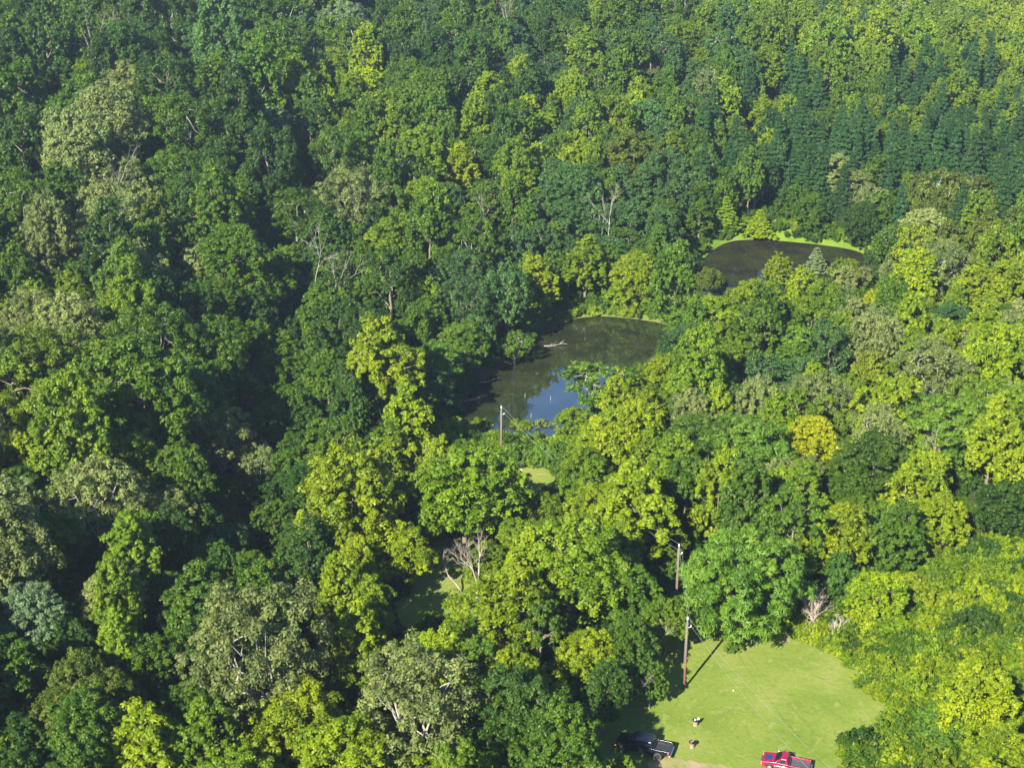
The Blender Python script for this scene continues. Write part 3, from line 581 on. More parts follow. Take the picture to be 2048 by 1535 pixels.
for (cn, kd, z), L in buckets.items():
    L.sort(key=lambda t: t['px'])
    for i, t in enumerate(L):
        n = len(L); base = '%s %s %s' % (cn, SHORT[kd], ZONES[z][2])
        if n == 1: t['label'] = base
        elif n == 2: t['label'] = ('left ' if i == 0 else 'right ') + 'of two: ' + base
        else: t['label'] = ('leftmost of %d: ' % n if i == 0 else 'rightmost of %d: ' % n if i == n - 1 else ORD[i] + ' from left: ') + base
def build_tree(t):
    P = PROTO[t['key']]; o = empty(ONAME[t['kind']], (t['x'], t['y'], tz(t['x'], t['y'])), t['rz'])
    o.scale = (t['s'], t['s'], t['sz'])
    tag(o, t['label'], 'bush' if t['kind'] == 'shrub' else 'tree', GROUPS[t['kind']])
    c = link('crown', P['crown'], None, o); c['tint'] = [*t['tint'], 1.0]
    link('trunk' if t['kind'] != 'shrub' else 'stem', P['trunk'], None, o)
    return o
long_ = [t['label'] for t in single if len(t['label'].split()) > 16]; print('LONG', long_[:5], len(long_), 'DUP', len(single) - len({t['label'] for t in single}))
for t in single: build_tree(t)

# ------------------------------------------------------------------ scattered stuff by geometry nodes (one object each)
def scatter(name, proto_keys, pts, ids_, scl, rot, tints, label, cat, with_trunk=True):
    me = bpy.data.meshes.new(name); me.vertices.add(len(pts)); me.vertices.foreach_set('co', np.asarray(pts, np.float32).ravel())
    def attr(n_, ty, data, dom='POINT'):
        a = me.attributes.new(n_, ty, dom); a.data.foreach_set('vector' if ty == 'FLOAT_VECTOR' else 'value', np.asarray(data).ravel().astype(np.int32 if ty == 'INT' else np.float32))
    attr('pick', 'INT', ids_); attr('scl', 'FLOAT_VECTOR', scl); attr('rot', 'FLOAT', rot); attr('tint', 'FLOAT_VECTOR', tints)
    o = bpy.data.objects.new(name, me); COL.objects.link(o); tag(o, label, cat, kind='stuff')
    ng = bpy.data.node_groups.new(name, 'GeometryNodeTree')
    ng.interface.new_socket('Geometry', in_out='INPUT', socket_type='NodeSocketGeometry'); ng.interface.new_socket('Geometry', in_out='OUTPUT', socket_type='NodeSocketGeometry')
    N, Lk = ng.nodes, ng.links; gi = N.new('NodeGroupInput'); go = N.new('NodeGroupOutput')
    jn = N.new('GeometryNodeJoinGeometry'); vals = []
    for i, k in enumerate(proto_keys):
        # the joined mesh (crown and trunk) lives in a data block reached through an object that is not in the scene
        P = PROTO[k]; V, F_, tn, TV, TF = P['raw']
        if with_trunk:
            mm = mesh_np(k + '_whole', np.concatenate([V, TV]), np.concatenate([F_, TF + len(V)]), np.concatenate([tn, np.zeros(len(TF))]), mats=np.r_[np.zeros(len(F_)), np.ones(len(TF))])
            mm.materials.append(P['mats'][0]); mm.materials.append(P['mats'][1])
        else: mm = P['crown']
        po = bpy.data.objects.new(k + '_source', mm)
        oi = N.new('GeometryNodeObjectInfo'); oi.inputs['Object'].default_value = po; oi.transform_space = 'ORIGINAL'
        g2 = N.new('GeometryNodeGeometryToInstance'); Lk.new(oi.outputs['Geometry'], g2.inputs[0]); vals.append(g2)
    for g2 in reversed(vals): Lk.new(g2.outputs[0], jn.inputs[0])
    iop = N.new('GeometryNodeInstanceOnPoints'); iop.inputs['Pick Instance'].default_value = True
    def named(n_, ty):
        q = N.new('GeometryNodeInputNamedAttribute'); q.data_type = ty; q.inputs[0].default_value = n_
        return [s for s in q.outputs if s.enabled and s.name == 'Attribute'][0]
    Lk.new(gi.outputs[0], iop.inputs['Points']); Lk.new(jn.outputs[0], iop.inputs['Instance'])
    Lk.new(named('pick', 'INT'), iop.inputs['Instance Index']); Lk.new(named('scl', 'FLOAT_VECTOR'), iop.inputs['Scale'])
    cx = N.new('ShaderNodeCombineXYZ'); Lk.new(named('rot', 'FLOAT'), cx.inputs[2]); Lk.new(cx.outputs[0], iop.inputs['Rotation'])
    Lk.new(iop.outputs[0], go.inputs[0])
    md = o.modifiers.new('scatter', 'NODES'); md.node_group = ng
    return o
FARK = {'oak': KINDS['farbroad'], 'maple': KINDS['fartall'], 'airy': KINDS['farairy'], 'ragged': KINDS['farairy'] + KINDS['farbroad'][:2], 'pine': KINDS['farpine'], 'cedar': KINDS['farpine'], 'feather': KINDS['farbroad'], 'umbrella': KINDS['farairy'], 'shrub': KINDS['shrub']}
keys = sorted({k for L in FARK.values() for k in L}); pk = {k: i for i, k in enumerate(keys)}
r = R(77); pts = []; pid = []; scl = []; rot = []; tin = []
for t in rest:
    L = FARK[t['kind']]; k = L[r.randint(len(L))]; ratio = 2 * t['rad'] / PROTO[k]['w']
    pts.append((t['x'], t['y'], tz(t['x'], t['y']))); pid.append(pk[k]); zz = t['sz'] * PROTO[t['key']]['h'] / PROTO[k]['h']; scl.append((ratio, ratio, zz)); rot.append(t['rz']); tin.append(t['tint'])
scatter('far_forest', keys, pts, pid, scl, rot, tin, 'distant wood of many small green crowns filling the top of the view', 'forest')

# brush and undergrowth
def fill_px(poly, step, r):
    W_ = np.array([at(*p) for p in poly]); lo, hi = W_.min(0), W_.max(0)
    n = int((hi[0] - lo[0]) * (hi[1] - lo[1]) / step ** 2); P = np.column_stack([r.uniform(lo[0], hi[0], n), r.uniform(lo[1], hi[1], n)])
    return P[inside(P, W_)]
r = R(9)
zones = [(BRUSH, .9, 'yyttym', .85), ([(880, 880), (1000, 875), (1130, 890), (1130, 930), (1060, 935), (1000, 930), (880, 920)], 1.1, 'eeyt', .9),
         ([(1090, 640), (1140, 610), (1200, 590), (1400, 600), (1400, 640), (1340, 650), (1270, 632), (1190, 626), (1130, 640)], 1.2, 'tyem', .9),
         ([(1370, 505), (1440, 455), (1500, 445), (1760, 475), (1760, 490), (1600, 468), (1500, 458), (1440, 472), (1395, 510)], 1.3, 'tymm', .9),
         ([(640, 900), (700, 830), (880, 830), (890, 900), (1000, 960), (840, 990), (700, 900)], 1.5, 'yyto', 1.1),
         ([(1600, 1230), (1500, 1290), (1540, 1240), (1560, 1200), (1640, 1190)], 1.2, 'tme', .7)]
pts = []; cols = []; ss = []
for poly, st, cl, s0 in zones:
    for p in fill_px(poly, st, r):
        pts.append(p); cols.append(cl[r.randint(len(cl))]); ss.append(s0 * r.uniform(.55, 1.25))
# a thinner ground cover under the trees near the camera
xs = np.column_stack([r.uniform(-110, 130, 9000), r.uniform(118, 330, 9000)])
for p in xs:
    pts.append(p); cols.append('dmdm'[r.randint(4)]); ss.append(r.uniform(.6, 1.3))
pts = np.array(pts); ss = np.array(ss); cols = np.array(cols)
ok = np.ones(len(pts), bool)
for poly in (POND1, POND2, LAWN1, LAWN2, LAWN3, DIRT): ok &= ~inside(pts, poly)
for poly in (POND1, POND2): ok &= seg_dist(pts, poly) > .9
for poly in (BANK, BANK2): ok &= ~inside(pts, poly) | (r.uniform(size=len(pts)) < (.45 if poly is BANK else .85))
pts, ss, cols = pts[ok], ss[ok], cols[ok]
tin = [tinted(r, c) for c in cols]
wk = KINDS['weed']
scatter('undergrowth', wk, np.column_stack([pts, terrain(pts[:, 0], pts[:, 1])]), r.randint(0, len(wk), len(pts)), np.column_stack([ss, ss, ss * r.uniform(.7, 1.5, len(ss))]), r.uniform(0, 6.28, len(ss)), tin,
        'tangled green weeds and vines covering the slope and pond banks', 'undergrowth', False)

# ------------------------------------------------------------------ dead trees and branches
def dead_tree(name, px, py, h, spread, label, cat='dead tree', seed=1, lean=(0, 0), depth=4, rad=.16, m=M_DEAD, stems=1, up=.75, group=None, loc=None, nb=3):
    x, y = loc or at(px, py); o = empty(name, (x, y, tz(x, y))); tag(o, label, cat, group)
    r = R(seed)
    def branch(W, p, d, L, rd, k):
        n = 5; pts = [np.array(p)]; dd = np.array(d, float)
        for i in range(n - 1):
            dd = dd + r.normal(0, .13, 3); dd[2] += .05 * up; dd /= np.linalg.norm(dd); pts.append(pts[-1] + dd * L / (n - 1))
        W.tube(pts, np.linspace(rd, rd * .45, n), 6 if k > 2 else 4)
        if k <= 0: return
        for q in range(nb):
            i = r.randint(1, n); nd = dd * .7 + r.normal(0, spread, 3); nd[2] += up * .35; nd /= np.linalg.norm(nd)
            branch(W, pts[i], nd, L * r.uniform(.45, .7), rd * .5, k - 1)
        branch(W, pts[-1], dd, L * .6, rd * .45, k - 1)
    W = Wood(); base = Wood(); base.tube([(0, 0, -.4), (lean[0] * .1 * h, lean[1] * .1 * h, h * .12), (lean[0] * .22 * h, lean[1] * .22 * h, h * .25)], [rad * 1.3, rad * 1.1, rad], 8)
    top = np.array([lean[0] * .22 * h, lean[1] * .22 * h, h * .25])
    for s in range(stems):
        az = 6.283 * s / stems + seed; sprd = .35 if stems > 1 else 0
        d = np.array([lean[0] + sprd * math.cos(az), lean[1] + sprd * math.sin(az), 1.0]); d /= np.linalg.norm(d)
        branch(W, top, d, h * .42, rad * (.8 if stems > 1 else 1), depth)
    link('trunk', mesh_np('trunk', *base.get(), smooth=True), m, o); link('branches', mesh_np('branches', *W.get(), smooth=True), m, o)
    return o
dead_tree('dead_tree', 955, 1195, 8.3, .45, 'bare white dead tree standing over the shaded lawn, branches reaching up', seed=4, stems=2, rad=.2, depth=4)
dead_tree('dead_branch', 925, 1185, 5.5, .45, 'bare forked pale limb leaning left, just left of the white dead tree', 'dead branch', seed=8, lean=(-.8, .2), rad=.11, depth=3)
dead_tree('bare_bush', 1624, 1266, 5.4, .42, 'rounded bare grey-pink bush at the upper right edge of the lawn', 'bare bush', seed=5, m=simple('bare_twigs', (.42, .34, .29), .85, noise=.3), stems=6, rad=.08, depth=4, up=.6)
dead_tree('bare_bush', 1652, 1285, 3.6, .35, 'bare grey brush leaning right, below the rounded bare bush', 'bare bush', seed=6, m=simple('grey_twigs', (.42, .37, .30), .85, noise=.3), stems=3, rad=.07, depth=4, lean=(.7, .1), up=.5)
x, y = at(1415, 1010, 5)
dead_tree('dead_tree', 0, 0, 11, .3, 'bare pinkish trunks showing below the feathery trees above the middle pole', seed=11, stems=2, rad=.2, depth=2, loc=at(1425, 1075))
def branch_at(px, py, hh, h, lean, seed, label, m=M_PALE_BARK, depth=3, rad=.12, spread=.4):
    """a dead limb whose foot stands up in a crown: it rests in its own trunk that reaches the ground"""
    x, y = at(px, py, hh); o = dead_tree('dead_snag', 0, 0, hh + h, spread, label, 'dead tree', seed=seed, lean=lean, depth=depth, rad=rad, m=m, loc=(x, y)); return o
branch_at(195, 110, 11, 10, (0, 0), 21, 'tall bare pale trunk forking near the top left corner')
branch_at(222, 80, 11, 9, (.2, 0), 22, 'second pale bare trunk, right beside the tall forked one near the top left')
branch_at(435, 190, 11, 6, (.1, 0), 23, 'small fan of bare pink-grey branches on the upper left hillside')
branch_at(618, 520, 11, 7, (.1, 0), 24, 'white bare forked limbs rising from dark trees left of centre')
branch_at(612, 585, 8, 7, (.6, 0), 25, 'long white dead limb leaning right in the dark hollow')
branch_at(700, 320, 11, 5, (.9, 0), 26, 'pale dead limb lying across a grey-green crown on the hillside')
branch_at(938, 460, 11, 6, (.1, 0), 27, 'bare grey limbs in a thin crown above the lower pond')
branch_at(1015, 38, 12, 7, (0, 0), 28, 'wide bare pinkish branches at the top edge, right of centre')
branch_at(1195, 440, 10, 6, (.5, 0), 29, 'bare reddish-grey limbs inside the bluish grove')
branch_at(985, 985, 8, 4, (.5, 0), 30, 'small pale dead limbs in the crown below the far pole')
branch_at(1862, 930, 5, 4, (.2, 0), 31, 'pale grey leafless bush top right of the golden tree', depth=4, spread=.5)
branch_at(1775, 1085, 4, 3.5, (0, 0), 32, 'bare grey twigs beside the tall green tree on the right')
branch_at(1950, 400, 8, 5, (-.2, 0), 33, 'bare reddish trunks under the flat olive crown at upper right')
branch_at(1275, 1285, 4, 3, (.5, 0), 34, 'fallen pale limbs sticking right out of the tree beside the near pole', depth=3)
branch_at(1262, 1370, 3, 3, (.5, -.3), 35, 'dark bare limb hanging over the lawn shadow below the near pole', m=M_BARK)
branch_at(215, 350, 11, 5, (.1, 0), 36, 'forked white limbs inside the pale crown on the left hillside')
branch_at(12, 850, 10, 6, (-.6, 0), 37, 'thick white limb slanting at the left edge of the photo', rad=.22, depth=2)
# branches lying in the lower pond
def driftwood(px, py, L, ang, seed, label):
    x, y = flat(px, py, Z_LOW); o = empty('driftwood', (x, y, Z_LOW + .05), ang); tag(o, label, 'fallen branch', 'fallen branches lying in the lower pond')
    r = R(seed); W = Wood(); pts = bend(r, (0, 0, 0), (L, 0, .35), 5, .06); W.tube(pts, np.linspace(.09, .03, 5), 6)
    l1 = link('limb', mesh_np('limb', *W.get(), smooth=True), M_DEAD, o)
    W = Wood()
    for k in range(7):
        s = pts[1 + k % 4]; d = np.array([r.uniform(.3, 1), r.uniform(-.9, .9), r.uniform(0, .6)]) * L * .35
        W.tube(bend(r, s, s + d, 4, .1), np.linspace(.06, .02, 4), 4)
    link('twigs', mesh_np('twigs', *W.get(), smooth=True), M_DEAD, o)
driftwood(1088, 692, 3.6, .1, 1, 'white forked branch lying on the pond beside the leafy left shore, the farthest one')
driftwood(960, 765, 2.6, .3, 2, 'short grey twigs poking from the left shore over the pond')
driftwood(915, 806, 2.4, .2, 3, 'small tan branch afloat at the near left shore, left of its pair')
driftwood(938, 800, 3.0, .35, 4, 'tan branch afloat at the near left shore, right of its pair')
M_WHITE = simple('weathered_white', (.42, .41, .38), .6, noise=.15)
for px, py, lb in ((1050, 795, 'thin white stake standing in the pond, left of the sky reflection'), (1101, 800, 'thin white stake in the blue sky reflection near the right shore'), (1062, 835, 'small white stake, nearest the dam, in the sky reflection')):
    x, y = flat(px, py, Z_LOW); W = Wood(); W.tube([(0, 0, -1), (0, 0, .4), (.03, 0, .8)], [.022, .022, .02], 6); W.tube([(.03, 0, .8), (.03, 0, .81)], [.02, .001], 6)
    o = link('stake', mesh_np('stake', *W.get(), smooth=True), M_WHITE); o.location = (x, y, Z_LOW); tag(o, lb, 'stake', 'stakes standing in the lower pond')

# ------------------------------------------------------------------ utility poles and wires
def pole_material():
    m, n, l, b = mat('pole_wood'); tc = n.new('ShaderNodeTexCoord'); sx = n.new('ShaderNodeSeparateXYZ'); l.new(tc.outputs['Object'], sx.inputs[0])
    cr = n.new('ShaderNodeValToRGB'); e = cr.color_ramp.elements; e[0].color = (.07, .022, .017, 1); e[1].color = (.10, .08, .07, 1); e[1].position = .75
    q = e.new(.32); q.color = (.14, .055, .034, 1)
    dv = n.new('ShaderNodeMath'); dv.operation = 'DIVIDE'; dv.inputs[1].default_value = 9.; l.new(sx.outputs[2], dv.inputs[0])
    no = n.new('ShaderNodeTexNoise'); no.inputs['Scale'].default_value = 1.6; no.inputs['Detail'].default_value = 5
    mp = n.new('ShaderNodeMapping'); mp.inputs['Scale'].default_value = (3, 3, .7); l.new(tc.outputs['Object'], mp.inputs[0]); l.new(mp.outputs[0], no.inputs['Vector'])
    ad = n.new('ShaderNodeMath'); ad.operation = 'MULTIPLY_ADD'; ad.inputs[1].default_value = .7; l.new(no.outputs['Fac'], ad.inputs[0])
    sb = n.new('ShaderNodeMath'); sb.operation = 'SUBTRACT'; sb.inputs[1].default_value = .35; l.new(dv.outputs[0], sb.inputs[0]); l.new(sb.outputs[0], ad.inputs[2])
    l.new(ad.outputs[0], cr.inputs[0]); l.new(cr.outputs[0], b.inputs['Base Color']); b.inputs['Roughness'].default_value = .85
    return m
M_POLE = pole_material(); M_CERAMIC = simple('ceramic', (.4, .41, .43), .25); M_STEEL = simple('galvanised', (.45, .46, .48), .45, .6)
M_WIRE = simple('wire', (.16, .20, .18), .5)
tops = []
def lathe(W, prof, c=(0, 0, 0), k=12):
    W.tube([(c[0], c[1], c[2] + z) for z, _ in prof], [max(q, .001) for _, q in prof], k)
def pole(px, py, h, label, xarm=False, lean=0):
    x, y = at(px, py); z = tz(x, y); o = empty('utility_pole', (x, y, z)); tag(o, label, 'utility pole', 'wooden utility poles carrying one line')
    o.rotation_euler = (0, lean, 0)
    W = Wood(); W.tube([(0, 0, -.5), (0, 0, h * .5), (0, 0, h), (0, 0, h + .01)], [.135, .125, .11, .001], 12); link('shaft', mesh_np('shaft', *W.get(), smooth=True), M_POLE, o)
    W = Wood(); lathe(W, [(0, .0), (.02, .11), (.12, .13), (.18, .08), (.26, .12), (.34, .1), (.4, .03), (.42, 0)], (0, 0, h)); link('insulator', mesh_np('insulator', *W.get(), smooth=True), M_CERAMIC, o)
    W = Wood(); W.tube([(.12, 0, h - 1.0), (.3, -.02, h - .98), (.42, 0, h - .9)], [.03, .03, .05], 6); link('bracket', mesh_np('bracket', *W.get(), smooth=True), M_STEEL, o)
    W = Wood(); lathe(W, [(0, 0), (.01, .06), (.1, .09), (.18, .05), (.2, 0)], (.42, 0, h - .92)); link('insulator', mesh_np('insulator', *W.get(), smooth=True), M_CERAMIC, o)
    W = Wood(); W.tube([(-.17, 0, h * .3), (-.16, 0, h * .62), (-.15, 0, h * .95)], [.022] * 3, 5); link('ground_cable', mesh_np('ground_cable', *W.get(), smooth=True), M_WIRE, o)
    tops.append(((x, y, z + h + .36), (x + .42, y, z + h - .8))); return o
pole(1368, 1377, 9.2, 'tall reddish-brown utility pole standing at the edge of the lawn, nearest pole')
pole(1352, 1222, 9.2, 'pinkish utility pole whose lower half is hidden by trees, middle of the three', lean=0)
pole(1003, 917, 8.4, 'slim brown utility pole in front of the pond at the dam, farthest pole')
def wire(a, b, sag, label, rad=.014, drop=None):
    a, b = np.array(a), np.array(b); t = np.linspace(0, 1, 22)[:, None]; p = a + (b - a) * t; p[:, 2] -= (4 * sag * t * (1 - t))[:, 0]
    c = p[0].copy(); W = Wood(); W.tube(p - c, [rad] * 22, 5); o = link('power_line', mesh_np('power_line', *W.get(), smooth=True), M_WIRE); o.location = c
    tag(o, label, 'power line', 'wires strung between the poles'); return o
wire(tops[0][0], tops[1][0], .5, 'upper wire between the nearest and middle poles')
wire(tops[0][1], tops[1][1], .5, 'lower wire between the nearest and middle poles')
wire(tops[1][0], tops[2][0], 1.4, 'upper wire running from the middle pole to the pole by the pond')
wire(tops[1][1], tops[2][1], 1.4, 'lower wire running from the middle pole to the pole by the pond')
ex, ey = at(1680, 1700); ez = tz(ex, ey)
w1 = wire(tops[0][0], (ex + 1.6, ey, ez + 6.4), .9, 'upper pale wire crossing the lawn above the red pickup', .011)
w2 = wire(tops[0][1], (ex, ey, ez + 5.6), 1.1, 'lower pale wire crossing the lawn towards the bottom edge', .011)
sx_, sy_ = at(1467, 1382); W = Wood(); lathe(W, [(0, .02), (.04, .09), (.12, .11), (.2, .08), (.24, 0)], k=10)
o = link('salt_block', mesh_np('salt_block', *W.get(), smooth=True), M_WHITE); o.location = (sx_, sy_, tz(sx_, sy_) + .04); o.name = 'white_bucket'; tag(o, 'tiny rounded white bucket lying alone on the open lawn', 'bucket')

# ------------------------------------------------------------------ white dish, stumps, tarps
import bmesh
def bm_obj(name, bm, m, parent=None, smooth=False, bevel=0):
    me = bpy.data.meshes.new(name); bm.normal_update(); bm.to_mesh(me); bm.free()
    if smooth:
        for p in me.polygons: p.use_smooth = True
    o = link(name, me, m, parent)
    if bevel:
        b = o.modifiers.new('bevel', 'BEVEL'); b.width = bevel; b.segments = 3; b.limit_method = 'ANGLE'; b.angle_limit = math.radians(35)
        b.harden_normals = False
        for p in me.polygons: p.use_smooth = True
        s = o.modifiers.new('wn', 'WEIGHTED_NORMAL')
    return o
def box(bm, lo, hi):
    v = [bm.verts.new((x, y, z)) for x in (lo[0], hi[0]) for y in (lo[1], hi[1]) for z in (lo[2], hi[2])]
    for f in ((0, 1, 3, 2), (4, 6, 7, 5), (0, 4, 5, 1), (2, 3, 7, 6), (0, 2, 6, 4), (1, 5, 7, 3)): bm.faces.new([v[i] for i in f])
x, y = at(1037, 960); z = tz(x, y)
o = empty('satellite_dish', (x, y, z)); tag(o, 'rounded white dish on a short brown post at the edge of the small clearing', 'satellite dish')
W = Wood(); W.tube([(0, 0, -.3), (0, 0, .6), (0, 0, 1.2)], [.07, .07, .06], 8); link('post', mesh_np('post', *W.get(), smooth=True), simple('rusty_post', (.2, .1, .06), .8, noise=.4), o)
bm = bmesh.new(); rings = []
for i in range(9):
    q = i / 8; rr = .52 * q; rings.append([bm.verts.new((rr * math.cos(a), .45 * q * q * -1 + 0, rr * math.sin(a))) for a in np.arange(24) * 6.2832 / 24] if i else [bm.verts.new((0, 0, 0))])
for i in range(1, 9):
    for k in range(24):
        if i == 1: bm.faces.new((rings[0][0], rings[1][k], rings[1][(k + 1) % 24]))
        else: bm.faces.new((rings[i - 1][k], rings[i][k], rings[i][(k + 1) % 24], rings[i - 1][(k + 1) % 24]))
d = bm_obj('reflector', bm, simple('dish_white', (.5, .48, .45), .5, noise=.2, scale=2), o, True); sm = d.modifiers.new('s', 'SOLIDIFY'); sm.thickness = .03
d.location = (0, -.1, 1.35); d.rotation_euler = (math.radians(-32), 0, math.radians(12))
W = Wood(); W.tube([(0, 0, -.7), (0, -.5, -.3), (0, -.72, 0)], [.02, .02, .035], 5); a = link('feed_arm', mesh_np('feed_arm', *W.get(), smooth=True), M_STEEL, o); a.location = d.location; a.rotation_euler = d.rotation_euler

M_STUMP = simple('cut_wood', (.22, .145, .095), .85, noise=.35, scale=6); M_BLACKPL = simple('dark_plastic', (.03, .03, .04), .35)
def stump(px, py, label, seed):
    x, y = at(px, py); z = tz(x, y) + .04; r = R(seed); k = 18
    o = empty('stump', (x, y, z), r.uniform(0, 6)); tag(o, label, 'stump', 'two low tan stumps on the lawn')
    bm = bmesh.new(); rg = []
    for zz, q in ((-.1, 1.25), (.05, 1.1), (.25, 1.0), (.5, .97)):
        rg.append([bm.verts.new((.27 * q * (1 + .06 * math.sin(3 * a + seed)) * math.cos(a), .27 * q * (1 + .06 * math.sin(3 * a + seed)) * math.sin(a), zz)) for a in np.arange(k) * 6.2832 / k])
    for i in range(3):
        for j in range(k): bm.faces.new((rg[i][j], rg[i][(j + 1) % k], rg[i + 1][(j + 1) % k], rg[i + 1][j]))
    bm.faces.new(rg[-1]); bm_obj('bark', bm, M_STUMP, o, False, .02)
    return x, y, z
def basin(x, y, z, label, seed, items):
    o = empty('planter', (x, y, z + .5), .3 * seed); tag(o, label, 'planter', 'dark planters standing on the stumps')
    W = Wood(); lathe(W, [(0, 0), (.003, .2), (.1, .3), (.18, .34), (.2, .36), (.22, .36), (.22, .33), (.16, .31), (.15, 0)], k=18); link('tub', mesh_np('tub', *W.get(), smooth=True), M_BLACKPL, o)
    for (dx, dy, q, m) in items:
        W = Wood(); lathe(W, [(.12, 0), (.13, q), (.24, q * 1.1), (.36, q * .8), (.42, 0)], (dx, dy, 0), 10); link('flower_clump', mesh_np('flower_clump', *W.get(), smooth=True), m, o)
s1 = stump(1391, 1450, 'tan stump under the dark planter with white flowers, farther from the black pickup', 1)
basin(*s1, 'dark planter with white and cream flower clumps on the farther stump', 1, [(-.1, 0, .1, M_WHITE), (.15, -.05, .09, simple('lilac', (.2, .19, .26), .8)), (.36, .06, .14, simple('cream', (.5, .4, .2), .8))])
s2 = stump(1384, 1494, 'tan stump under the plain dark planter, level with the black pickup', 2)
basin(*s2, 'plain dark purple-grey planter on the stump nearest the black pickup', 2, [(-.12, 0, .13, simple('purple_leaf', (.10, .06, .11), .8)), (.14, .02, .12, simple('grey_leaf', (.12, .1, .14), .8))])

def tarp(px, py, w_, d_, h, col, name, label, seed, rz=0):
    x, y = at(px, py); z = tz(x, y); r = R(seed); n = 14; bm = bmesh.new(); g_ = []
    for i in range(n):
        row = []
        for j in range(n):
            u, v = i / (n - 1), j / (n - 1); e = min(u, 1 - u, v, 1 - v)
            row.append(bm.verts.new(((u - .5) * w_ * (1 + .03 * r.normal()), (v - .5) * d_, h * min(1, e * 5) ** .6 * (.85 + .15 * math.sin(5 * u + seed)) + .06 + r.normal(0, .02))))
        g_.append(row)
    for i in range(n - 1):
        for j in range(n - 1): bm.faces.new((g_[i][j], g_[i + 1][j], g_[i + 1][j + 1], g_[i][j + 1]))
    o = bm_obj(name, bm, simple(name, col, .35), None, True); s = o.modifiers.new('s', 'SOLIDIFY'); s.thickness = .02; o.location = (x, y, z); o.rotation_euler[2] = rz; tag(o, label, 'tarp', 'blue tarps half hidden in the trees'); return o
tarp(977, 1354, 1.5, 1.1, .5, (.03, .22, .62), 'blue_tarp', 'small bright blue tarp glimpsed between the right grey crown and dark trees', 1, .3)
tarp(958, 1333, 1.6, 1.2, .7, (.02, .16, .3), 'blue_tarp', 'teal blue tarp in deep shade just above the bright blue one', 2, -.2)
tarp(1590, 1112, 3.4, 3.0, 1.6, (.01, .06, .42), 'blue_tarp', 'deep blue tarp shaded behind the feathery tree, left of the small dark evergreen', 3, .5)

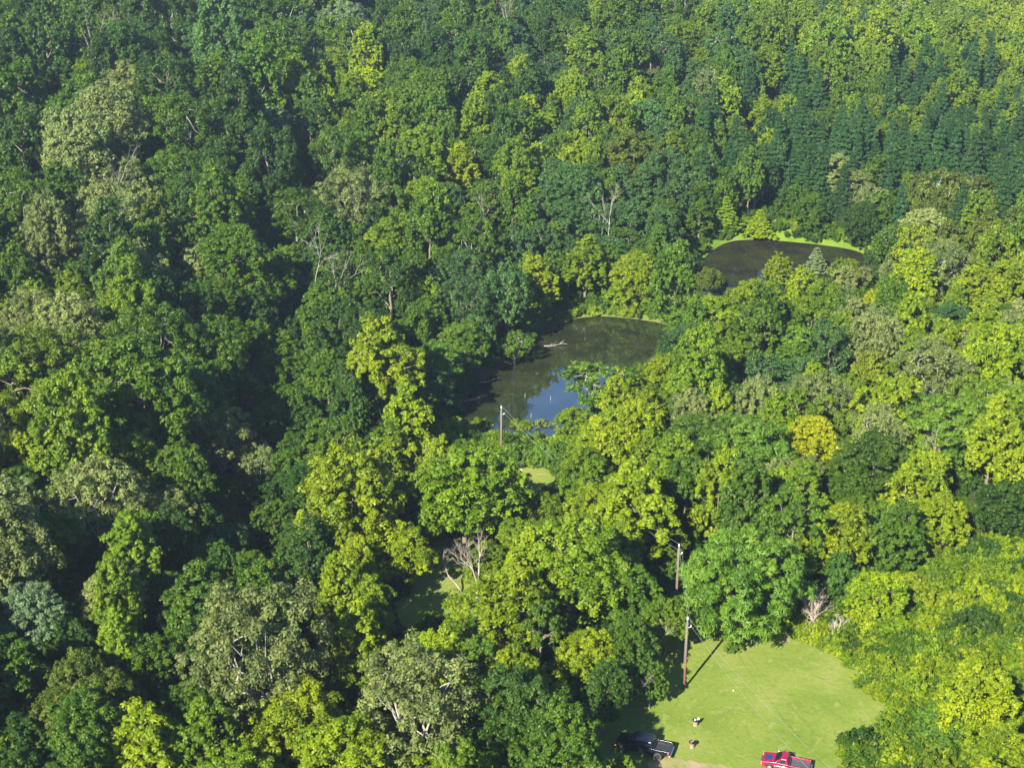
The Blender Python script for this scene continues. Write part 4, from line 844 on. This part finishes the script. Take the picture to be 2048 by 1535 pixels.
# ------------------------------------------------------------------ pickups (front along +X)
def prism(bm, prof, y0, y1, inset=None):
    """prof: (x,z) outline, extruded from y0 to y1"""
    a = [bm.verts.new((x, y0, z)) for x, z in prof]; b = [bm.verts.new((x, y1, z)) for x, z in prof]; n = len(prof)
    bm.faces.new(a[::-1]); bm.faces.new(b)
    for i in range(n): bm.faces.new((a[i], a[(i + 1) % n], b[(i + 1) % n], b[i]))
def wheel_arch(cx, r0, z0, n=8, rev=False):
    pts = [(cx + r0 * math.cos(a), z0 + r0 * math.sin(a)) for a in np.linspace(0, math.pi, n)]
    return pts
def pickup(px, py, rz, label, L, Wd, crew, body_col, paint, bed_col, lift, tyre, rimm, seed, hood_panel=None):
    x, y = at(px, py); z = tz(x, y) + .05; o = empty('pickup_truck', (x, y, z), rz); tag(o, label, 'pickup truck')
    hw = Wd / 2; f, b = L / 2, -L / 2; g0 = .38 + lift; belt = 1.02 + lift; roof = 1.62 + lift + (.12 if crew else 0)
    M = paint; glass = simple('tinted_glass', (.012, .015, .02), .06); chrome = simple('chrome', (.7, .7, .72), .15, 1.0); dark = simple('dark_trim', (.02, .02, .022), .5)
    fw = f - .9; rw = b + (1.15 if crew else 1.05); ar = tyre + .09; zc = tyre
    cab_f = f - 1.35 - (.05 if crew else 0); cab_r = (b + 1.75) if crew else (b + 2.15); bed_f = cab_r - .04
    # lower body side profile with wheel arches, hood tapering to the nose
    prof = [(f, g0 + .12), (f, belt - .22), (f - .12, belt - .08), (f - .9, belt + .02), (cab_f + .05, belt + .06), (cab_r, belt + .06), (cab_r, g0)]
    arch = [(fw + ar * math.cos(a), zc + ar * math.sin(a)) for a in np.linspace(math.pi, 0, 9) if zc + ar * math.sin(a) > g0]
    prof += [(arch[0][0], g0)] + arch + [(arch[-1][0], g0)] + [(f - .05, g0)]
    bm = bmesh.new(); prism(bm, prof, -hw, hw); bmesh.ops.recalc_face_normals(bm, faces=bm.faces); bm_obj('body', bm, M, o, bevel=.05)
    # cab roof (greenhouse) as tapered solid
    bm = bmesh.new(); ins = .16; zt, zb_ = roof, belt + .062
    lowv = [(cab_f, -hw + .03), (cab_f, hw - .03), (cab_r + .02, hw - .03), (cab_r + .02, -hw + .03)]
    topv = [(cab_f - .72, -hw + ins), (cab_f - .72, hw - ins), (cab_r + .2, hw - ins), (cab_r + .2, -hw + ins)]
    lv = [bm.verts.new((a_, b_, zb_)) for a_, b_ in lowv]; tv = [bm.verts.new((a_, b_, zt)) for a_, b_ in topv]
    bm.faces.new(lv[::-1]); bm.faces.new(tv)
    for i in range(4): bm.faces.new((lv[i], lv[(i + 1) % 4], tv[(i + 1) % 4], tv[i]))
    bmesh.ops.recalc_face_normals(bm, faces=bm.faces); bm_obj('cab', bm, M, o, bevel=.06)
    # windows lie just proud of the cab's sloping sides
    def pane(name, A, B, C, D, off):
        bm = bmesh.new(); vs = [bm.verts.new(Vector(p) + Vector(off)) for p in (A, B, C, D)]; bm.faces.new(vs)
        q = bm_obj(name, bm, glass, o); s = q.modifiers.new('s', 'SOLIDIFY'); s.thickness = .015; s.offset = 0; return q
    def lerp3(p, q, t): return tuple(p[i] + (q[i] - p[i]) * t for i in range(3))
    for sgn in (-1, 1):
        bl = (cab_f, sgn * (hw - .03), zb_); br = (cab_r + .02, sgn * (hw - .03), zb_); tl = (cab_f - .72, sgn * (hw - ins), zt); tr = (cab_r + .2, sgn * (hw - ins), zt)
        def P(u, v): return lerp3(lerp3(bl, br, u), lerp3(tl, tr, u), v)
        spans = ((.16, .5), (.56, .9)) if crew else ((.2, .8),)
        for (u0, u1) in spans:
            pane('side_window', P(u0, .1), P(u1, .1), P(u1 - .01, .82), P(u0 + .04, .82), (0, sgn * .02, .008))
        bm = bmesh.new()
        for (u0, u1) in spans: box(bm, (P(u1, 0)[0] + .06, sgn * hw - .012, belt - .2), (P(u1, 0)[0] + .22, sgn * hw + .03, belt - .16))
        bm_obj('door_handle', bm, chrome if not crew else M, o)
        bm = bmesh.new(); box(bm, (cab_f - .35, sgn * hw - .01 if sgn > 0 else -hw - .22, belt + .1), (cab_f - .2, hw + .22 if sgn > 0 else -hw + .01, belt + .32)); bm_obj('mirror', bm, dark if crew else chrome, o, bevel=.03)
        # bed sides
        bp = [(bed_f, belt + .03), (b, belt + .03), (b, g0 + .1)]
        ar2 = [(rw + ar * math.cos(a), zc + ar * math.sin(a)) for a in np.linspace(math.pi, 0, 9) if zc + ar * math.sin(a) > g0 + .1]
        bp += [(ar2[0][0], g0 + .1)] + ar2 + [(ar2[-1][0], g0 + .1), (bed_f, g0 + .1)]
        bm = bmesh.new(); prism(bm, bp, min(sgn * hw, sgn * (hw - .14)), max(sgn * hw, sgn * (hw - .14))); bmesh.ops.recalc_face_normals(bm, faces=bm.faces); bm_obj('bed_side', bm, M, o, bevel=.03)
    pane('windshield', (cab_f - .04, -hw + .16, zb_ + .04), (cab_f - .04, hw - .16, zb_ + .04), (cab_f - .66, hw - .26, zt - .05), (cab_f - .66, -hw + .26, zt - .05), (.02, 0, .015))
    pane('rear_window', (cab_r + .04, -hw + .2, zb_ + .1), (cab_r + .04, hw - .2, zb_ + .1), (cab_r + .18, hw - .28, zt - .1), (cab_r + .18, -hw + .28, zt - .1), (-.012, 0, 0))
    bm = bmesh.new(); box(bm, (b + .06, -hw + .141, g0 + .3), (bed_f - .06, hw - .141, g0 + .38)); box(bm, (bed_f - .06, -hw + .141, g0 + .38), (bed_f, hw - .141, belt + .02))
    for sgn in (-1, 1): box(bm, (rw - .4, sgn * (hw - .141) if sgn < 0 else hw - .37, g0 + .38), (rw + .4, -hw + .37 if sgn < 0 else hw - .141, g0 + .56))
    for k in range(7): box(bm, (b + .2, -hw + .3 + k * (2 * hw - .6) / 6 - .03, g0 + .38), (bed_f - .2, -hw + .3 + k * (2 * hw - .6) / 6 + .03, g0 + .4))
    bm_obj('bed', bm, simple('bed_liner', bed_col, .6, noise=.3, scale=4), o)
    bm = bmesh.new(); box(bm, (b - .02, -hw + .142, g0 + .2), (b + .05, hw - .142, belt + .02)); tg = bm_obj('tailgate', bm, M, o, bevel=.02)
    bm = bmesh.new(); box(bm, (b - .2, -hw + .05, g0 + .02), (b - .02, hw - .05, g0 + .17)); bm_obj('rear_bumper', bm, chrome, o, bevel=.03)
    bm = bmesh.new(); box(bm, (f + .005, -hw + .02, g0 + .02), (f + .13, hw - .02, g0 + .2)); bm_obj('front_bumper', bm, chrome if crew else M, o, bevel=.04)
    bm = bmesh.new(); box(bm, (f + .002, -hw * .55, belt - .45), (f + .03, hw * .55, belt - .26)); bm_obj('front_grille', bm, dark, o)
    mr = simple('red_lens', (.7, .02, .02), .2); mo = simple('amber_lens', (.85, .25, .03), .25); mw = simple('clear_lens', (.75, .75, .75), .1)
    for sgn in (-1, 1):
        bm = bmesh.new(); y0 = sgn * (hw - .13); y1 = sgn * (hw + .012); box(bm, (b - .03, min(y0, y1), belt - .42), (b + .12, max(y0, y1), belt - .06)); bm_obj('taillight', bm, mr, o, bevel=.015)
        bm = bmesh.new(); y0 = sgn * (hw - .38); y1 = sgn * (hw - .12); box(bm, (f - .03, min(y0, y1), belt - .45), (f + .03, max(y0, y1), belt - .27)); bm_obj('headlight', bm, mw, o, bevel=.015)
        bm = bmesh.new(); y0 = sgn * (hw - .115); y1 = sgn * (hw + .012); box(bm, (f - .12, min(y0, y1), belt - .45), (f + .03, max(y0, y1), belt - .28)); bm_obj('turn_signal', bm, mo, o, bevel=.015)
    if hood_panel:
        bm = bmesh.new(); bm.faces.new([bm.verts.new(p) for p in ((f - .3, -.42, belt - .015), (f - .3, .42, belt - .015), (cab_f + .32, .42, belt + .058), (cab_f + .32, -.42, belt + .058))])
        q = bm_obj('hood_stripe', bm, hood_panel, o); q.location = (0, 0, .012)
    # side trim and wheels
    for sgn in (-1, 1):
        bm = bmesh.new(); box(bm, (cab_r, min(sgn * hw, sgn * hw + sgn * .015), belt - .33), (fw - ar - .05, max(sgn * hw, sgn * hw + sgn * .015), belt - .29)); bm_obj('side_trim', bm, chrome if not crew else dark, o)
        for wx in (fw, rw):
            we = empty('wheel', (wx, sgn * (hw - .12), tyre)); we.parent = o; we.name = 'wheel'
            W = Wood(); q = []
            for yy, rr_ in ((-.13, tyre * .62), (-.13, tyre * .9), (-.1, tyre), (.1, tyre), (.13, tyre * .9), (.13, tyre * .62), (-.13, tyre * .62)):
                q.append((yy, rr_))
            bm = bmesh.new(); rgs = [[bm.verts.new((rr_ * math.cos(a), yy, rr_ * math.sin(a))) for a in np.arange(28) * 6.28319 / 28] for yy, rr_ in q]
            for i in range(len(q) - 1):
                for j in range(28): bm.faces.new((rgs[i][j], rgs[i][(j + 1) % 28], rgs[i + 1][(j + 1) % 28], rgs[i + 1][j]))
            bmesh.ops.recalc_face_normals(bm, faces=bm.faces); bm_obj('tyre', bm, simple('rubber', (.035, .033, .03), .85, noise=.4), we, True)
            bm = bmesh.new(); s = sgn
            for k in range(6):
                a = k * 6.28319 / 6; c_, s_ = math.cos(a), math.sin(a); pw = .05
                pts_ = [(.05, pw), (tyre * .62, pw * .8), (tyre * .62, -pw * .8), (.05, -pw)]
                vs = [bm.verts.new((u * c_ - v * s_, s * .1, u * s_ + v * c_)) for u, v in pts_]; bm.faces.new(vs)
            ring = [[bm.verts.new((rr_ * math.cos(a), yy, rr_ * math.sin(a))) for a in np.arange(24) * 6.28319 / 24] for yy, rr_ in ((s * .12, tyre * .62), (s * .11, tyre * .54), (-s * .1, tyre * .54))]
            for i in range(2):
                for j in range(24): bm.faces.new((ring[i][j], ring[i][(j + 1) % 24], ring[i + 1][(j + 1) % 24], ring[i + 1][j]))
            hub = [bm.verts.new((.09 * math.cos(a), s * .125, .09 * math.sin(a))) for a in np.arange(12) * 6.28319 / 12]; bm.faces.new(hub)
            bk = [bm.verts.new((tyre * .6 * math.cos(a), 0, tyre * .6 * math.sin(a))) for a in np.arange(24) * 6.28319 / 24]; fc = bm.faces.new(bk)
            bm_obj('rim', bm, rimm, we)
    bm = bmesh.new(); box(bm, (b + .3, -hw + .35, .28 + lift), (f - .3, hw - .35, g0 + .02)); bm_obj('chassis', bm, dark, o)
    return o
def paint(name, col, rough=.25):
    m = simple(name, col, rough, .0, coat=.6); m.node_tree.nodes['Principled BSDF'].inputs['Coat Roughness'].default_value = .05; return m
dark_rim = simple('dark_rim', (.05, .05, .055), .4, .6); bright_rim = simple('bright_rim', (.75, .75, .77), .25, .9)
pickup(1287, 1503, math.radians(161), 'glossy black crew-cab pickup truck parked half in tree shade at the bottom edge', 5.85, 2.0, True, None, paint('black_paint', (.006, .008, .014), .2), (.018, .018, .022), .22, .43, dark_rim, 1)
pickup(1571, 1536, math.radians(161), 'bright crimson single-cab pickup truck with dark hood patch parked on the sunny lawn', 5.0, 1.8, False, None, paint('crimson_paint', (.20, .002, .034), .25), (.05, .05, .062), 0.0, .34, bright_rim, 2,
       hood_panel=simple('dark_blue_hood_patch', (.012, .03, .10), .25))

# ------------------------------------------------------------------ haze
HAZE = True
if HAZE:
    bm = bmesh.new(); box(bm, (-700, -60, -9), (700, 1000, 108)); o = bm_obj('haze', bm, None); m = bpy.data.materials.new('haze'); m.use_nodes = True
    n = m.node_tree.nodes; n.remove(n['Principled BSDF']); v = n.new('ShaderNodeVolumePrincipled'); v.inputs['Density'].default_value = .00013; v.inputs['Color'].default_value = (.62, .78, .95, 1); v.inputs['Anisotropy'].default_value = .3
    m.node_tree.links.new(v.outputs[0], n['Material Output'].inputs['Volume']); o.data.materials.clear(); o.data.materials.append(m); tag(o, 'thin bluish air haze over the whole valley', 'haze', kind='stuff')
